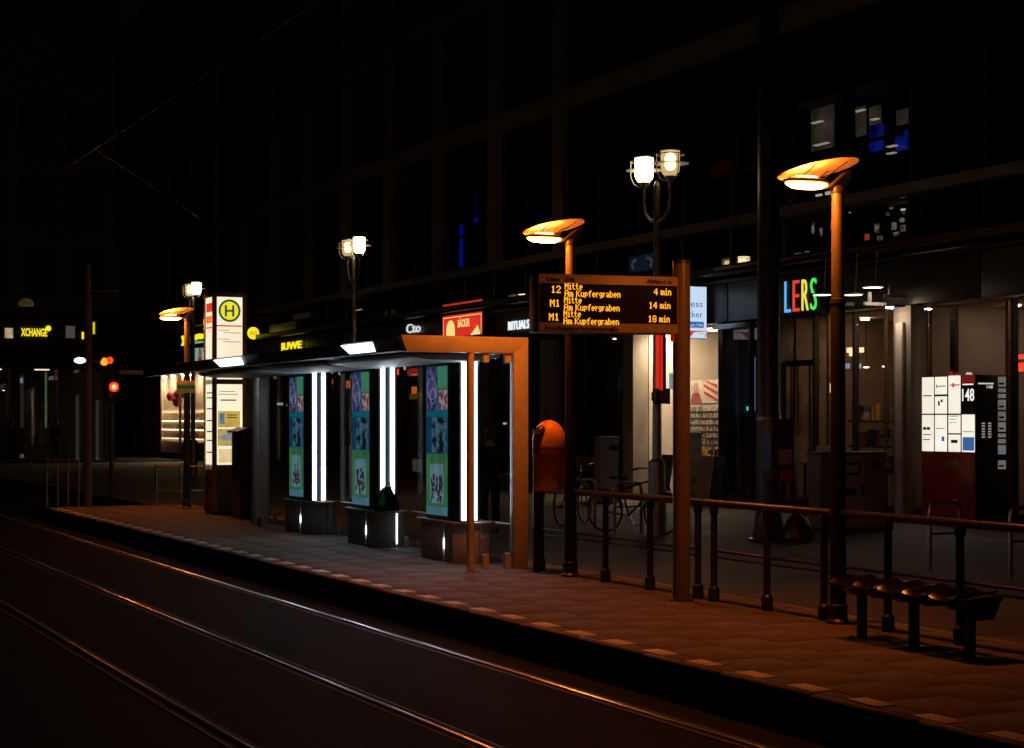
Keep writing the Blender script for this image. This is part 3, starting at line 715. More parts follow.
twin_lamp(13.7, t_at(657, 13.7), 'nearest twin-lantern street lamp, above the departure display', 5.54, 0.4, -1)
twin_lamp(14.8, t_at(353.5, 14.8), 'twin-lantern street lamp rising behind the shelter roof', 5.84, 0.4, 1)
twin_lamp(14.6, t_at(193, 14.6), 'small distant twin-lantern lamp above the lit stop pillar', 5.75, 0.4, 1)
# lit sign hung on the nearest lamp pole
def pole_sign():
    d0, t0 = 13.7, t_at(657, 13.7)
    D = depth_at(657, 13.7); Z = lambda y: EYE + (HOR - y) * D / F
    S = thing('pole_sign', 'narrow red sign box fixed to the street lamp pole', 'sign', (d0, t0, Z(404)))
    b0 = Z(404)
    P('sign_case', mat('sign_case_green', (0.03, 0.09, 0.05), 0.5), S, lambda b: b.box(-0.07, 0.05, -0.20, -0.085, Z(391) - b0, Z(335) - b0), bevel=0.008)
    P('red_face', emi('red_sign_face', (0.75, 0.02, 0.01), 0.75), S, lambda b: b.box(-0.078, -0.0705, -0.195, -0.09, Z(390.5) - b0, Z(335.5) - b0))
    P('red_face', emi('red_sign_face', (0.75, 0.02, 0.01), 0.75), S, lambda b: b.box(-0.065, -0.015, -0.208, -0.2005, Z(390.5) - b0, Z(335.5) - b0))
    P('control_box', BLACK, S, lambda b: b.box(-0.12, 0.13, -0.19, -0.08, 0.0, 0.24), bevel=0.01)
    P('label_plate', mat('label_plate_grey', (0.25, 0.24, 0.22), 0.5), S, lambda b: b.box(-0.08, 0.09, -0.196, -0.19, 0.05, 0.19))
    P('bracket', STEEL, S, lambda b: b.lathe([(0.082,0.05),(0.088,0.06),(0.088,0.18),(0.082,0.19)], n=14))
pole_sign()
def big_mast():
    d0 = 14.5; t0 = t_at(768.5, d0); D = depth_at(768.5, d0); Z = lambda y: EYE + (HOR - y) * D / F - GZ
    M = thing('catenary_mast', 'tall thick dark mast rising past the top of the picture', 'mast', (d0, t0, GZ - 0.005))
    P('shaft', STEEL, M, lambda b: b.tube([(0,0,0),(0,0,1.9),(0,0,1.95),(0,0,11.5)], [0.185,0.18,0.17,0.15], 24))
    P('base_flange', STEEL, M, lambda b: b.lathe([(0.3,0),(0.3,0.04),(0.24,0.06),(0.19,0.4)], n=24))
    P('band', GALV, M, lambda b: b.lathe([(0.175,Z(420)),(0.186,Z(420)+0.005),(0.186,Z(420)+0.05),(0.175,Z(420)+0.055)], n=24))
    C = thing('switch_box', 'stickered switch box strapped to the thick dark mast', 'utility box', (d0 - 0.02, t0 - 0.23, GZ + Z(481)))
    h = Z(419) - Z(481)
    P('box', mat('switch_box_grey', (0.06, 0.06, 0.062), 0.5, var=0.3), C, lambda b: b.box(-0.2, 0.2, -0.17, 0.055, 0, h), bevel=0.012)
    P('edge_trim', GALV, C, lambda b: b.tube([(0.2, -0.17, 0.02), (0.2, -0.17, h - 0.02)], 0.009, 6))
    P('sticker', mat('sticker_pale', (0.45, 0.42, 0.4), 0.6, var=0.5, scale=22), C, lambda b: b.box(-0.08, 0.15, -0.175, -0.1705, h*0.28, h*0.52))
    P('sticker', mat('sticker_red', (0.4, 0.05, 0.03), 0.6, var=0.4, scale=18), C, lambda b: b.box(-0.05, 0.17, -0.176, -0.1705, h*0.02, h*0.2))
    P('sticker', mat('sticker_blue', (0.05, 0.12, 0.4), 0.6, var=0.6, scale=25), C, lambda b: b.box(-0.206, -0.2005, -0.15, 0.04, h*0.2, h*0.75))
    P('sticker', mat('sticker_red'  , (0.4, 0.05, 0.03), 0.6), C, lambda b: b.box(-0.2075, -0.2005, -0.1, 0.0, h*0.77, h*0.86))
    K = thing('rubbish_bag', 'slumped dark rubbish bag at the foot of the thick mast', 'rubbish bag', (d0 + 0.28, t0 - 0.34, GZ - 0.01))
    b = MB(); b.lathe([(0.0,0.0),(0.2,0.0),(0.25,0.06),(0.23,0.2),(0.14,0.36),(0.05,0.43),(0.07,0.48),(0.0,0.49)], n=16)
    me_o = b.build('sack', mat('bag_plastic', (0.05, 0.02, 0.018), 0.35, var=0.4, scale=9, bump=0.6, bscale=12), K)
    for v in me_o.data.vertices:
        v.co.x *= 1 + 0.18*math.sin(v.co.z*17 + v.co.y*9); v.co.y *= 1 + 0.15*math.cos(v.co.z*13 + v.co.x*11)
    P('tie', BLACK, K, lambda b: b.ring((0, 0, 0.43), 0.055, 0.01, 'z', 14, 6))
big_mast()
# overhead wire over the near track and a pull-off wire
P('contact_wire', mat('copper_wire', (0.25, 0.2, 0.16), 0.42, metal=1), None, lambda b: b.tube([(4.89, -4 + 8*i, 5.5) for i in range(14)], 0.0065, 8))
tag(bpy.data.objects['contact_wire'], 'thin overhead contact wire above the near tram track', 'wire')
P('span_wire', STEEL, None, lambda b: b.tube([(4.89, 22.9, 5.515), (9.0, 35.2, 6.6), (FD + 0.05, 70.0, 9.66)], 0.006, 6))
tag(bpy.data.objects['span_wire'], 'thin span wire slanting from the contact wire to the facade', 'wire')

# ---- traffic signals at the crossing
LR = emi('signal_red', (1.0, 0.018, 0.006), 5); LRC = emi('signal_red_core', (1.0, 0.09, 0.035), 9); LA = emi('signal_amber', (1.0, 0.13, 0.008), 4)
def signal_mast():
    d0 = 8.05; D = 38.0; t0 = (D - d0*SI)/CO
    X = lambda x: (x - 88) * D / F / CO; Z = lambda y: EYE + (HOR - y) * D / F
    M = thing('signal_mast', 'brown signal mast at the crossing carrying amber and red lamps', 'traffic light', (d0, t0, -0.005))
    P('pole', mat('mast_brown', (0.16, 0.13, 0.11), 0.6, var=0.2), M, lambda b: b.tube([(0,0,0),(0,0,5.35)], [0.1,0.075], 16))
    P('name_arm', GALV, M, lambda b: b.tube([(0,0,Z(290)),(0.75,0,Z(290))], 0.02, 8))
    h = P('signal_head', BLACK, M, lambda b: b.box(X(98), X(109.5), -0.14, 0.06, Z(370), Z(352)), bevel=0.01)
    P('bracket', STEEL, M, lambda b: b.box(0.05, X(98), -0.03, 0.03, Z(363), Z(360)))
    def lens(mt, x, y, r, par):
        b = MB(); b.m = Matrix.Translation((X(x), -0.142, Z(y))) @ Matrix.Rotation(math.pi/2, 4, 'X'); b.lathe([(0.0,0.03),(r*0.6,0.025),(r,0.0),(0.0,-0.004)], n=20); b.build('lens', mt, par)
    lens(LA, 101.5, 361.5, 0.085, h); lens(LR, 106.5, 360, 0.075, h)
    def visor(b, x, y, r): b.prism([(X(x) + (r+.01)*math.cos(a), Z(y) + (r+.01)*math.sin(a)) for a in [i*math.pi/8 for i in range(9)]] + [(X(x) + r*math.cos(a), Z(y) + r*math.sin(a)) for a in [i*math.pi/8 for i in range(8,-1,-1)]], -0.28, -0.14, 'y')
    P('visor', BLACK, h, lambda b: visor(b, 101.5, 361.5, 0.095))
    f = P('floodlight', STEEL, M, lambda b: b.box(X(73), X(87), -0.12, 0.02, Z(365), Z(356)), bevel=0.01)
    P('floodlight_lens', emi('flood_white', (0.75, 0.92, 1.0), 7), f, lambda b: b.prism([((X(74.5) + X(85.5))/2 + 0.125*math.cos(q)*(1 if abs(math.cos(q)) < .7 else 1), Z(360.5) + 0.062*math.sin(q)) for q in [k*math.pi/10 for k in range(20)]], -0.13, -0.121, 'y'))
    # second, pedestrian signal on its own post
    d1 = 8.55
    S = thing('pedestrian_signal', 'pedestrian signal showing red on a thin post at the crossing', 'traffic light', (d0 + X(111), t0 + 0.1, -0.005))
    P('post', STEEL, S, lambda b: b.tube([(0,0.1,0),(0,0.1,Z(380))], 0.05, 12))
    hd = P('signal_head', BLACK, S, lambda b: b.box(-0.13, 0.13, -0.12, 0.1, Z(402), Z(378)), bevel=0.012)
    b = MB(); b.m = Matrix.Translation((0.01, -0.122, Z(386.5))) @ Matrix.Rotation(math.pi/2, 4, 'X'); b.lathe([(0.055,0.012),(0.10,0.004),(0.105,0.0),(0.055,-0.004)], n=22, closed=True); b.build('lens_rim', LR, hd)
    b = MB(); b.m = Matrix.Translation((0.01, -0.122, Z(386.5))) @ Matrix.Rotation(math.pi/2, 4, 'X'); b.lathe([(0.0,0.02),(0.054,0.012),(0.054,-0.004),(0.0,-0.004)], n=22); b.build('lens', LRC, hd)
    b = MB(); b.m = Matrix.Translation((0.01, -0.122, Z(397))) @ Matrix.Rotation(math.pi/2, 4, 'X'); b.lathe([(0.0,0.02),(0.1,0.0),(0.0,-0.004)], n=22); b.build('dark_lens', BLACK, hd)
    P('street_plate', mat('street_plate', (0.4, 0.33, 0.28), 0.5), S, lambda b: b.box(0.18, 0.72, 0.08, 0.095, Z(373.5), Z(369)), bevel=0.004)
    P('plate_arm', STEEL, S, lambda b: b.box(0.0, 0.2, 0.09, 0.105, Z(372), Z(371)))
signal_mast()
def barrier(label, d0, t0, width, n, hgt, rz, steel=GALV):
    B = thing('crowd_barrier', label, 'barrier', (d0, t0, 0), rz)
    for z in (hgt, hgt*0.5): P('rail', steel, B, lambda b: b.tube([(0,0,z),(width,0,z)], 0.024, 10))
    for i in range(n):
        x = width*i/(n-1); P('upright', steel, B, lambda b: b.tube([(x,0,-0.005),(x,0,hgt + 0.05)], 0.022, 10))
barrier('dull steel barrier left of the signal mast', d_at(47, 37.0), 37.0, 0.68, 4, 1.03, -0.5)
B = barrier('pale two-rail barrier beside the lit stop pillar', d_at(156, 33.6), 33.6, 0.95, 3, 0.98, -0.32, CHROME)

# ================================================================== BICYCLES, HOOPS, CABINETS
def bicycle(label, d, t, rz, lean=0.06):
    B = thing('bicycle', label, 'bicycle', (d, t, GZ + 0.0), rz, group='bicycles at the hoops')
    B.rotation_euler = (0, 0, rz)
    fm = mat('bike_frame', (0.03, 0.032, 0.04), 0.3, var=0.2); R = 0.335
    for x in (0.0, 1.06):
        w_ = P('wheel', CHROME, B, lambda b: b.ring((x, 0, R), R - 0.03, 0.010, 'y', 32, 6))
        P('tyre', BLACK, w_, lambda b: b.ring((x, 0, R), R - 0.016, 0.016, 'y', 32, 8))
        def spk(b):
            for i in range(14):
                a = 2*math.pi*i/14; b.tube([(x + 0.02*math.cos(a+0.6), 0.02*(-1)**i, R + 0.02*math.sin(a+0.6)), (x + 0.3*math.cos(a), 0, R + 0.3*math.sin(a))], 0.0016, 4)
            b.tube([(x, -0.05, R), (x, 0.05, R)], 0.02, 10)
        P('spokes', CHROME, w_, spk)['kind'] = 'stuff'
        P('mudguard', fm, B, lambda b: b.tube([(x + 0.355*math.cos(a), 0, R + 0.355*math.sin(a)) for a in [0.2 + i*0.28 for i in range(11)]], 0.014, 6))
    bb = (0.44, 0, 0.28); st = (0.30, 0, 0.80); hd = (0.90, 0, 0.86); hb = (0.93, 0, 0.74)
    P('frame', fm, B, lambda b: (b.tube([bb, st], 0.016, 8), b.tube([(0.33,0,0.70), hd], 0.016, 8), b.tube([bb, hb], 0.018, 8), b.tube([(0,0.04,R), bb], 0.010, 8), b.tube([(0,-0.04,R), bb], 0.010, 8), b.tube([(0,0,R+0.02), (0.32,0,0.72)], 0.010, 8)))
    P('fork', fm, B, lambda b: (b.tube([(0.89,0,0.94), hb, (0.97,0.05,0.62), (1.06,0.05,R)], 0.012, 8), b.tube([hb, (0.97,-0.05,0.62), (1.06,-0.05,R)], 0.012, 8)))
    P('handlebar', CHROME, B, lambda b: b.tube([(0.70,-0.30,1.02),(0.82,-0.27,1.05),(0.90,-0.12,1.04),(0.89,0,1.0),(0.90,0.12,1.04),(0.82,0.27,1.05),(0.70,0.30,1.02)], 0.012, 8))
    for s in (-1, 1): P('grip', BLACK, B, lambda b: b.tube([(0.69,s*0.302,1.017),(0.79,s*0.28,1.043)], 0.018, 8))
    P('stem', CHROME, B, lambda b: b.tube([(0.89,0,0.9),(0.89,0,1.01)], 0.014, 8))
    P('saddle', BLACK, B, lambda b: b.prism([(0.14,-0.09),(0.18,-0.10),(0.30,-0.05),(0.42,-0.015),(0.42,0.015),(0.30,0.05),(0.18,0.10),(0.14,0.09)], 0.86, 0.91, 'z'), bevel=0.015)
    P('seat_post', CHROME, B, lambda b: b.tube([st, (0.27,0,0.88)], 0.013, 8))
    P('crank', CHROME, B, lambda b: (b.ring((0.44,0.05,0.28), 0.09, 0.006, 'y', 20, 4), b.tube([(0.44,0.06,0.28),(0.50,0.07,0.13)], 0.010, 6), b.tube([(0.44,-0.06,0.28),(0.38,-0.07,0.43)], 0.010, 6)))
    for q in ((0.50,0.11,0.13),(0.38,-0.11,0.43)): P('pedal', BLACK, B, lambda b: b.cbox(q[0], q[1], q[2], 0.09, 0.07, 0.02))
    P('basket', mat('basket_wire', (0.3, 0.3, 0.3), 0.4, metal=0.7), B, lambda b: [b.ring((1.08, 0, z), r, 0.005, 'z', 20, 4) for z, r in ((0.92, 0.13), (1.0, 0.14), (1.08, 0.15), (1.15, 0.155))] + [b.tube([(1.08 + 0.13*math.cos(a), 0.13*math.sin(a), 0.92), (1.08 + 0.155*math.cos(a), 0.155*math.sin(a), 1.15)], 0.004, 4) for a in [k*0.523 for k in range(12)]])['kind'] = 'stuff'
    return B
HD = 13.5
bicycle('bicycle with front basket leaning before the postcard shop', 13.25, t_at(622, 13.25) + 0.55, math.radians(-62))
bicycle('bicycle hidden behind the orange litter bin, one wheel showing', 13.3, t_at(556, 13.3) - 0.2, math.radians(40))
def hoop(label, x, d=HD, rz=0.0):
    H = P('bicycle_hoop', GALV, None, lambda b: b.tube([(-0.27,0,-0.005),(-0.27,0,0.68),(-0.25,0,0.76),(-0.19,0,0.80),(0.19,0,0.80),(0.25,0,0.76),(0.27,0,0.68),(0.27,0,-0.005)], 0.026, 12))
    H.location = (d, t_at(x, d), GZ); H.rotation_euler.z = rz
    tag(H, label, 'bicycle stand', 'steel bicycle hoops along the pavement')
    P('cross_bar', GALV, H, lambda b: b.tube([(-0.27,0,0.42),(0.27,0,0.42)], 0.018, 10))
hoop('steel bicycle hoop in front of the red house-number cabinet', 945, 13.8, 0.15)
hoop('steel bicycle hoop at the right picture edge', 1026, 13.8, 0.15)
hoop('steel bicycle hoop beside the bicycle with the basket', 628, 13.5, 0.15)
hoop('steel bicycle hoop seen just right of the litter bin', 582, 13.5, 0.15)
hoop('dim steel bicycle hoop seen through the shelter glass', 504, 13.6, 0.15)
def cabinet(label, x0, x1, ytop, ybase, d0, depth=0.45, split=True):
    ta, tb = t_at(x1, d0), t_at(x0, d0)
def utility_cabinet():
    d0 = 16.2; D = depth_at(813, d0); px_ = lambda n: n * D / F
    t0 = t_at(813, d0) - 0.2; 
    C = thing('utility_cabinet', 'wide grey utility cabinet with pale green door and stickers', 'utility cabinet', (d0, t0, GZ - 0.005), math.radians(-14))
    g = mat('cabinet_grey', (0.2, 0.19, 0.19), 0.55, var=0.2, scale=5); gg = mat('cabinet_green', (0.33, 0.42, 0.36), 0.5, var=0.15, scale=5)
    P('carcass', g, C, lambda b: b.box(0, 1.12, 0.02, 0.5, 0.08, 1.26), bevel=0.012)
    P('plinth', STEEL, C, lambda b: b.box(0.03, 1.09, 0.05, 0.47, 0, 0.08))
    P('lid', g, C, lambda b: b.box(-0.025, 1.145, -0.01, 0.52, 1.261, 1.30), bevel=0.01)
    P('door', mat('cabinet_mauve', (0.27, 0.22, 0.24), 0.5), C, lambda b: b.box(0.01, 0.235, 0.0, 0.0195, 0.1, 1.24), bevel=0.005)
    dr = P('door', gg, C, lambda b: b.box(0.245, 0.75, 0.0, 0.0195, 0.1, 1.24), bevel=0.005)
    P('door', g, C, lambda b: b.box(0.76, 1.11, 0.0, 0.0195, 0.1, 1.24), bevel=0.005)
    P('sticker', BLACK, dr, lambda b: b.box(0.28, 0.68, -0.003, -0.0005, 0.93, 1.13)); P('sticker', BLACK, dr, lambda b: b.box(0.26, 0.6, -0.003, -0.0005, 0.60, 0.72))
    P('sticker', mat('sticker_cream', (0.5, 0.5, 0.42), 0.6, var=0.3, scale=18), dr, lambda b: b.box(0.32, 0.64, -0.006, -0.0032, 0.97, 1.09))
    P('handle', BLACK, dr, lambda b: b.box(0.69, 0.72, -0.03, 0.0, 0.62, 0.78))
    P('vent', BLACK, C, lambda b: b.box(0.86, 1.02, -0.004, 0.0, 1.0, 1.12))
utility_cabinet()
def small_cabinet():
    d0 = 17.6; D = depth_at(609, d0)
    C = thing('junction_cabinet', 'plain grey junction cabinet left of the postcard shop doorway', 'utility cabinet', (d_at(600, t_at(600, d0)), t_at(600, d0), GZ - 0.005), math.radians(-12))
    g = mat('cabinet_pale', (0.26, 0.25, 0.24), 0.55, var=0.15, scale=5)
    P('carcass', g, C, lambda b: b.box(0, 0.42, 0.02, 0.4, 0.06, 1.42), bevel=0.012); P('plinth', STEEL, C, lambda b: b.box(0.02, 0.4, 0.04, 0.38, 0, 0.06))
    P('door', g, C, lambda b: b.box(0.015, 0.405, 0.0, 0.0195, 0.1, 1.39), bevel=0.005); P('plate', BLACK, C, lambda b: b.box(0.2, 0.4, -0.004, 0.0, 1.15, 1.27))
    P('lid', g, C, lambda b: b.box(-0.02, 0.44, -0.01, 0.42, 1.421, 1.45), bevel=0.008)
small_cabinet()
def flower_box():
    d0 = 18.9; t0 = t_at(828, d0)
    T = thing('cafe_table', 'small table with a pail and glasses behind the utility cabinet', 'table', (d0, t0, GZ - 0.005))
    P('table_top', WOOD, T, lambda b: b.box(-0.35, 0.35, -1.4, 0.4, 0.98, 1.02)); 
    for x in (-0.3, 0.3):
        for y in (-1.3, 0.3): P('leg', STEEL, T, lambda b: b.box(x - 0.02, x + 0.02, y - 0.02, y + 0.02, 0, 0.98))
    tag(P('pail', mat('pale_pail', (0.5, 0.52, 0.52), 0.4), None, lambda b: b.lathe([(0.0,0),(0.1,0),(0.15,0.3),(0.155,0.31),(0.14,0.3),(0.09,0.02),(0.0,0.02)], n=20)), 'pale pail standing on the table behind the utility cabinet', 'pail')
    bpy.data.objects['pail'].location = (d0, t0 + 0.12, GZ + 1.015)
    for i in range(6):
        o = P('drinking_glass', mat('glass_pale', (0.45, 0.5, 0.55), 0.1, var=0.1), None, lambda b: b.lathe([(0.0,0),(0.035,0),(0.04,0.02),(0.045,0.14 + 0.03*(i % 3)),(0.04,0.14 + 0.03*(i % 3)),(0.034,0.02),(0.0,0.015)], n=12))
        o.location = (d0 - 0.1 + 0.08*(i % 2), t0 - 0.72 - 0.11*i, GZ + 1.015)
        tag(o, 'pale glass in the row on the table behind the utility cabinet', 'glass', 'glasses standing on the table')
flower_box()

# ================================================================== MAIN BUILDING ALONG THE STREET
BT0, BT1 = 11.2, 91.2
bld = thing('office_building', 'long dark office building with shops along the street', 'building', (FD, BT0, GZ - 0.01))
def W(name, m, x0, x1, y0, y1, z0, z1, parent=bld, bevel=0.0, origin=None):
    o = origin or (FD, BT0, GZ - 0.01)
    b = MB(); b.box(x0 - o[0], x1 - o[0], y0 - o[1], y1 - o[1], z0 - o[2], z1 - o[2]); return b.build(name, m, parent, bevel, smooth=bool(bevel))
LV = [6.05, 9.9, 13.6, 17.3, 21.0]
RT0, RT1 = 24.2, 32.5            # lit room on the first upper floor
W('core_wall', DARKW, FD + 0.7, FD + 14, BT0, BT1, 10.0, 20.9)
W('core_wall', DARKW, FD + 0.7, FD + 14, BT0, RT0, 6.06, 9.998)
W('core_wall', DARKW, FD + 0.7, FD + 14, RT1, BT1, 6.06, 9.998)
W('end_wall', STONE, FD - 0.05, FD + 0.69, BT0 - 0.4, BT0, 0.1, 21)
W('end_wall', STONE, FD - 0.05, FD + 0.69, BT1, BT1 + 0.4, 0.1, 21)
for z in LV: W('floor_ledge', STONE, FD - 0.28, FD + 0.69, BT0, BT1, z - (0.0 if z > 7 else 0.0), z + (0.42 if z > 7 else 0.2))
W('roof_slab', STONE, FD - 0.4, FD + 14, BT0, BT1, 21.43, 21.8)
for i in range(int((BT1 - BT0) / 2) + 1):
    t = BT0 + 2 * i
    for k in range(4):
        z0, z1 = LV[k] + (0.43 if k else 0.21), LV[k + 1] - 0.01
        if t > 38 and i % 2 == 0: W('pier', STONE, FD - 0.14, FD + 0.3, t - 0.28, t + 0.28, z0, z1)
        else: W('mullion', FMET, FD - 0.02, FD + 0.2, t - 0.06, t + 0.06, z0, z1)
        if k == 0 and t + 2 <= BT1: W('transom', FMET, FD - 0.01, FD + 0.055, t + 0.29, t + 1.7, 7.22, 7.29)
        if t + 2 <= BT1: W('window_pane', FGL, FD + 0.06, FD + 0.075, t + 0.29 if (t > 38 and i % 2 == 0) else t + 0.065, t + 1.935 if not (t + 2 > 38 and (i + 1) % 2 == 0) else t + 1.71, z0, z1)
# lit room
W('room_floor', DARKW, FD + 0.7, FD + 4, RT0, RT1, 6.06, 6.2); W('room_back', DARKW, FD + 4.0, FD + 4.2, RT0, RT1, 6.06, 9.99)
W('room_ceiling', DARKW, FD + 0.3, FD + 4.0, RT0, RT1, 8.45, 8.55)
BLUE = emi('blue_screen', (0.012, 0.035, 0.75), 0.6, var=0.9, scale=3.5)
rd = FD + 1.0
for xa, xb, ya, yb in ((811, 832, 106, 151), (852, 864, 107, 136), (869, 879, 106, 124), (896, 911, 109, 124)):
    a, c, z0, z1 = frect(xa, xb, ya, yb, rd); p = W('glowing_partition', emi('glowing_partition', (0.62, 0.48, 0.36), 0.13, var=0.65, scale=2.2), rd, rd + 0.06, a, c, z0, z1)  # partitions glow by themselves in place of room lamps
for xa, xb, ya, yb in ((869, 882, 125, 151), (895, 912, 131, 150)):
    a, c, z0, z1 = frect(xa, xb, ya, yb, rd - 0.05); W('screen', BLUE, rd - 0.05, rd, a, c, z0, z1)
for xa, xb, y, dd in ((811, 820, 122, 0.8), (853, 862, 110.5, 0.8), (870, 876, 119, 0.8), (886, 894, 146, 0.8), (886, 893, 153, 0.8), (813, 826, 144, 0.8)):
    a, c, z0, z1 = frect(xa, xb, y - 0.55, y + 0.55, FD + dd); W('strip_lamp', emi('strip_warm', (1.0, 0.85, 0.65), 0.9), FD + dd, FD + dd + 0.1, a, c, z0, z1)
# small glints behind the first upper-floor and clerestory glazing
GLW = emi('glint_white', (1.0, 0.9, 0.78), 1.3); GLR = emi('glint_red', (1.0, 0.1, 0.04), 0.8)
def glints(spots, d, m, name='shop_glint'):
    for x, y, wx, wy in spots:
        a, c, z0, z1 = frect(x - wx/2, x + wx/2, y - wy/2, y + wy/2, d); W(name, m, d, d + 0.05, a, c, z0, z1)
glints([(818, 195, 5, 2), (827, 193, 4, 3), (832, 194, 2, 3), (859, 196, 5, 2), (902, 194.5, 5, 3), (847, 212, 4, 2), (902, 209.5, 3, 2)], FD + 0.5, GLW)
glints([(876, 228, 3, 9), (879, 238, 3, 4), (893, 226, 3, 7), (895, 234, 4, 4), (901, 220, 3, 4), (902, 228, 3, 6), (887, 214, 2, 3), (820, 232, 1, 8), (812, 228, 1, 12), (831, 226, 1, 8), (890, 208, 2, 2), (902, 213, 2, 2)], FD + 0.5, emi('glint_shelf', (1.0, 0.85, 0.7), 0.4, col2=(0.1, 0.06, 0.04), scale=9))
glints([(866, 237, 3, 6), (838, 240, 2, 3)], FD + 0.5, GLR)
glints([(797, 254, 6, 1.5), (806, 252, 3, 1.5)], FD + 0.5, emi('glint_green', (0.35, 0.7, 0.2), 0.5)); glints([(786, 258, 3, 2)], FD + 0.5, emi('glint_blue', (0.1, 0.4, 0.9), 0.5))
glints([(460.5, 246, 2.6, 42)], FD + 0.25, emi('blue_tube', (0.01, 0.025, 0.8), 0.55), 'blue_tube'); glints([(471.5, 221, 11, 3.5)], FD + 0.25, emi('blue_tube', (0.01, 0.025, 0.8), 0.55), 'blue_tube')
glints([(471.5, 206, 9, 26)], FD + 0.35, emi('blue_dim', (0.004, 0.006, 0.2), 0.16), 'blue_window')
glints([(306, 89, 9, 13)], FD + 0.4, emi('pale_window', (0.5, 0.55, 0.5), 0.06, var=0.5, scale=3), 'lit_window'); glints([(273, 90, 4, 14)], FD + 0.4, emi('pale_window2', (0.5, 0.6, 0.6), 0.03), 'lit_window')
glints([(720, 168, 20, 14)], FD + 0.5, emi('dim_red', (0.7, 0.02, 0.01), 0.05, var=0.9, scale=2), 'lit_window')
glints([(326, 213, 30, 46)], FD + 0.5, emi('dim_blue', (0.02, 0.04, 0.2), 0.02, var=0.5, scale=2), 'lit_window')
glints([(404, 176, 34, 14)], FD + 0.5, emi('dim_red2', (0.6, 0.05, 0.03), 0.022, var=0.9, scale=1.2), 'lit_window')

# clerestory band and canopy ledge above the shops
W('canopy_ledge', FMET, FD - 0.55, FD + 0.69, BT0, BT1, 5.02, 5.2, bevel=0.02)
W('clerestory_back', DARKW, FD + 0.72, FD + 1.0, BT0, BT1, 4.9, 6.04)
for i in range(40):
    t = BT0 + 2*i
    W('clerestory_pane', FGL, FD - 0.02, FD - 0.008, t + 0.05, t + 1.95, 5.21, 6.04)
    W('clerestory_mullion', FMET, FD - 0.05, FD + 0.05, t - 0.048, t + 0.048, 5.21, 6.04)
W('canopy_strip', mat('dull_red_strip', (0.16, 0.06, 0.05), 0.3), FD - 0.6, FD - 0.553, BT0, 31, 5.10, 5.15)  # dull red strip along the front of the canopy ledge
for i in range(20):
    t = BT0 + 4*i
    W('fascia_panel', FMET, FD - 0.12, FD + 0.3, t + 0.02, t + 3.98, 4.03, 4.86, bevel=0.008)
    W('fascia_rail', FMET, FD - 0.2, FD - 0.125, t, t + 3.999, 4.87, 4.93)

# ---- ground floor shop units
def pane(t0, t1, z0=0.3, z1=3.98, m=SGL): 
    W('shop_window', m, FD + 0.02, FD + 0.035, t0 + 0.04, t1 - 0.04, z0, z1)
    W('sill', FMET, FD - 0.05, FD + 0.1, t0, t1, GZ - 0.02, z0 - 0.002)
    W('window_frame', FMET, FD - 0.03, FD + 0.08, t0 - 0.035, t0 + 0.035, z0, z1)
def room(t0, t1, depth, wall, floor=DARKW, top=4.0):
    W('shop_back_wall', wall, FD + depth, FD + depth + 0.1, t0, t1, 0.1, top); W('shop_side_wall', wall, FD + 0.32, FD + depth - 0.002, t0 - 0.1, t0, 0.1, top); W('shop_side_wall', wall, FD + 0.32, FD + depth - 0.002, t1, t1 + 0.1, 0.1, top)
    W('shop_floor', floor, FD + 0.12, FD + depth - 0.002, t0, t1, 0.1, 0.14); W('shop_ceiling', wall, FD + 0.32, FD + depth - 0.002, t0, t1, top - 0.002, top + 0.1)
def pilaster(t, wd=0.4, m=STONE): W('pilaster', m, FD - 0.12, FD + 0.3, t - wd/2, t + wd/2, 0.08, 4.02, bevel=0.01)
def lamp_disc(t, d, z, r=0.12, m=DOWNL):
    o = (FD, BT0, GZ - 0.01); b = MB(); b.lathe([(0.0, -0.02), (r*0.8, -0.02), (r, 0.0), (0.0, 0.0)], (d - o[0], t - o[1], z - o[2]), 18); b.build('downlight', m, bld)
# A: plain bright lobby at the right
LOBW = mat('lobby_wall', (0.42, 0.31, 0.25), 0.7, var=0.15, scale=1.2, stain=0.2)
room(15.0, 25.0, 4.5, LOBW)
for a, c in ((15, 17.5), (17.5, 20), (20, 22.5), (22.5, 25)): pane(a, c)
lamp_disc(t_at(933, FD + 0.9), FD + 0.9, z_at(933, 318, FD + 0.9), 0.11, emi('lobby_lamp', (1.0, 0.8, 0.58), 60.0)); lamp_disc(t_at(931, FD + 0.7), FD + 0.7, z_at(931, 325, FD + 0.7), 0.13, emi('lobby_lamp', (1.0, 0.8, 0.58), 60.0))
DIMD = emi('dim_downlight', (1.0, 0.78, 0.55), 60.0)
for t, d in ((24.0, FD + 1.4), (22.3, FD + 1.4), (24.0, FD + 3.2), (20.5, FD + 2.0)): lamp_disc(t, d, 3.99, 0.10, DIMD)
for xa, xb, ya, yb in ((1006, 1024, 355, 359), (1012, 1030, 363, 371)):
    a, c, z0, z1 = frect(xa, xb, ya, yb, FD + 0.5); W('red_tube', emi('red_neon', (1.0, 0.025, 0.012), 4.0), FD + 0.5, FD + 0.56, a, c, z0, z1)
for x in (912, 1009): t = t_at(x, FD + .15); W('door_stile', mat('bronze_profile', (0.3, 0.2, 0.13), 0.35, metal=0.6), FD + 0.1, FD + 0.18, t - 0.035, t + 0.035, 0.2, 3.95)
for k in range(3): W('lobby_shelf', LOBW, FD + 0.5, FD + 0.8, 20.2, 22.6, 0.9 + 0.55*k, 0.94 + 0.55*k)
W('lobby_rail', mat('bronze_profile', (0.3, 0.2, 0.13), 0.35, metal=0.6), FD + 0.2, FD + 0.24, 22.6, 24.9, 1.05, 1.09)
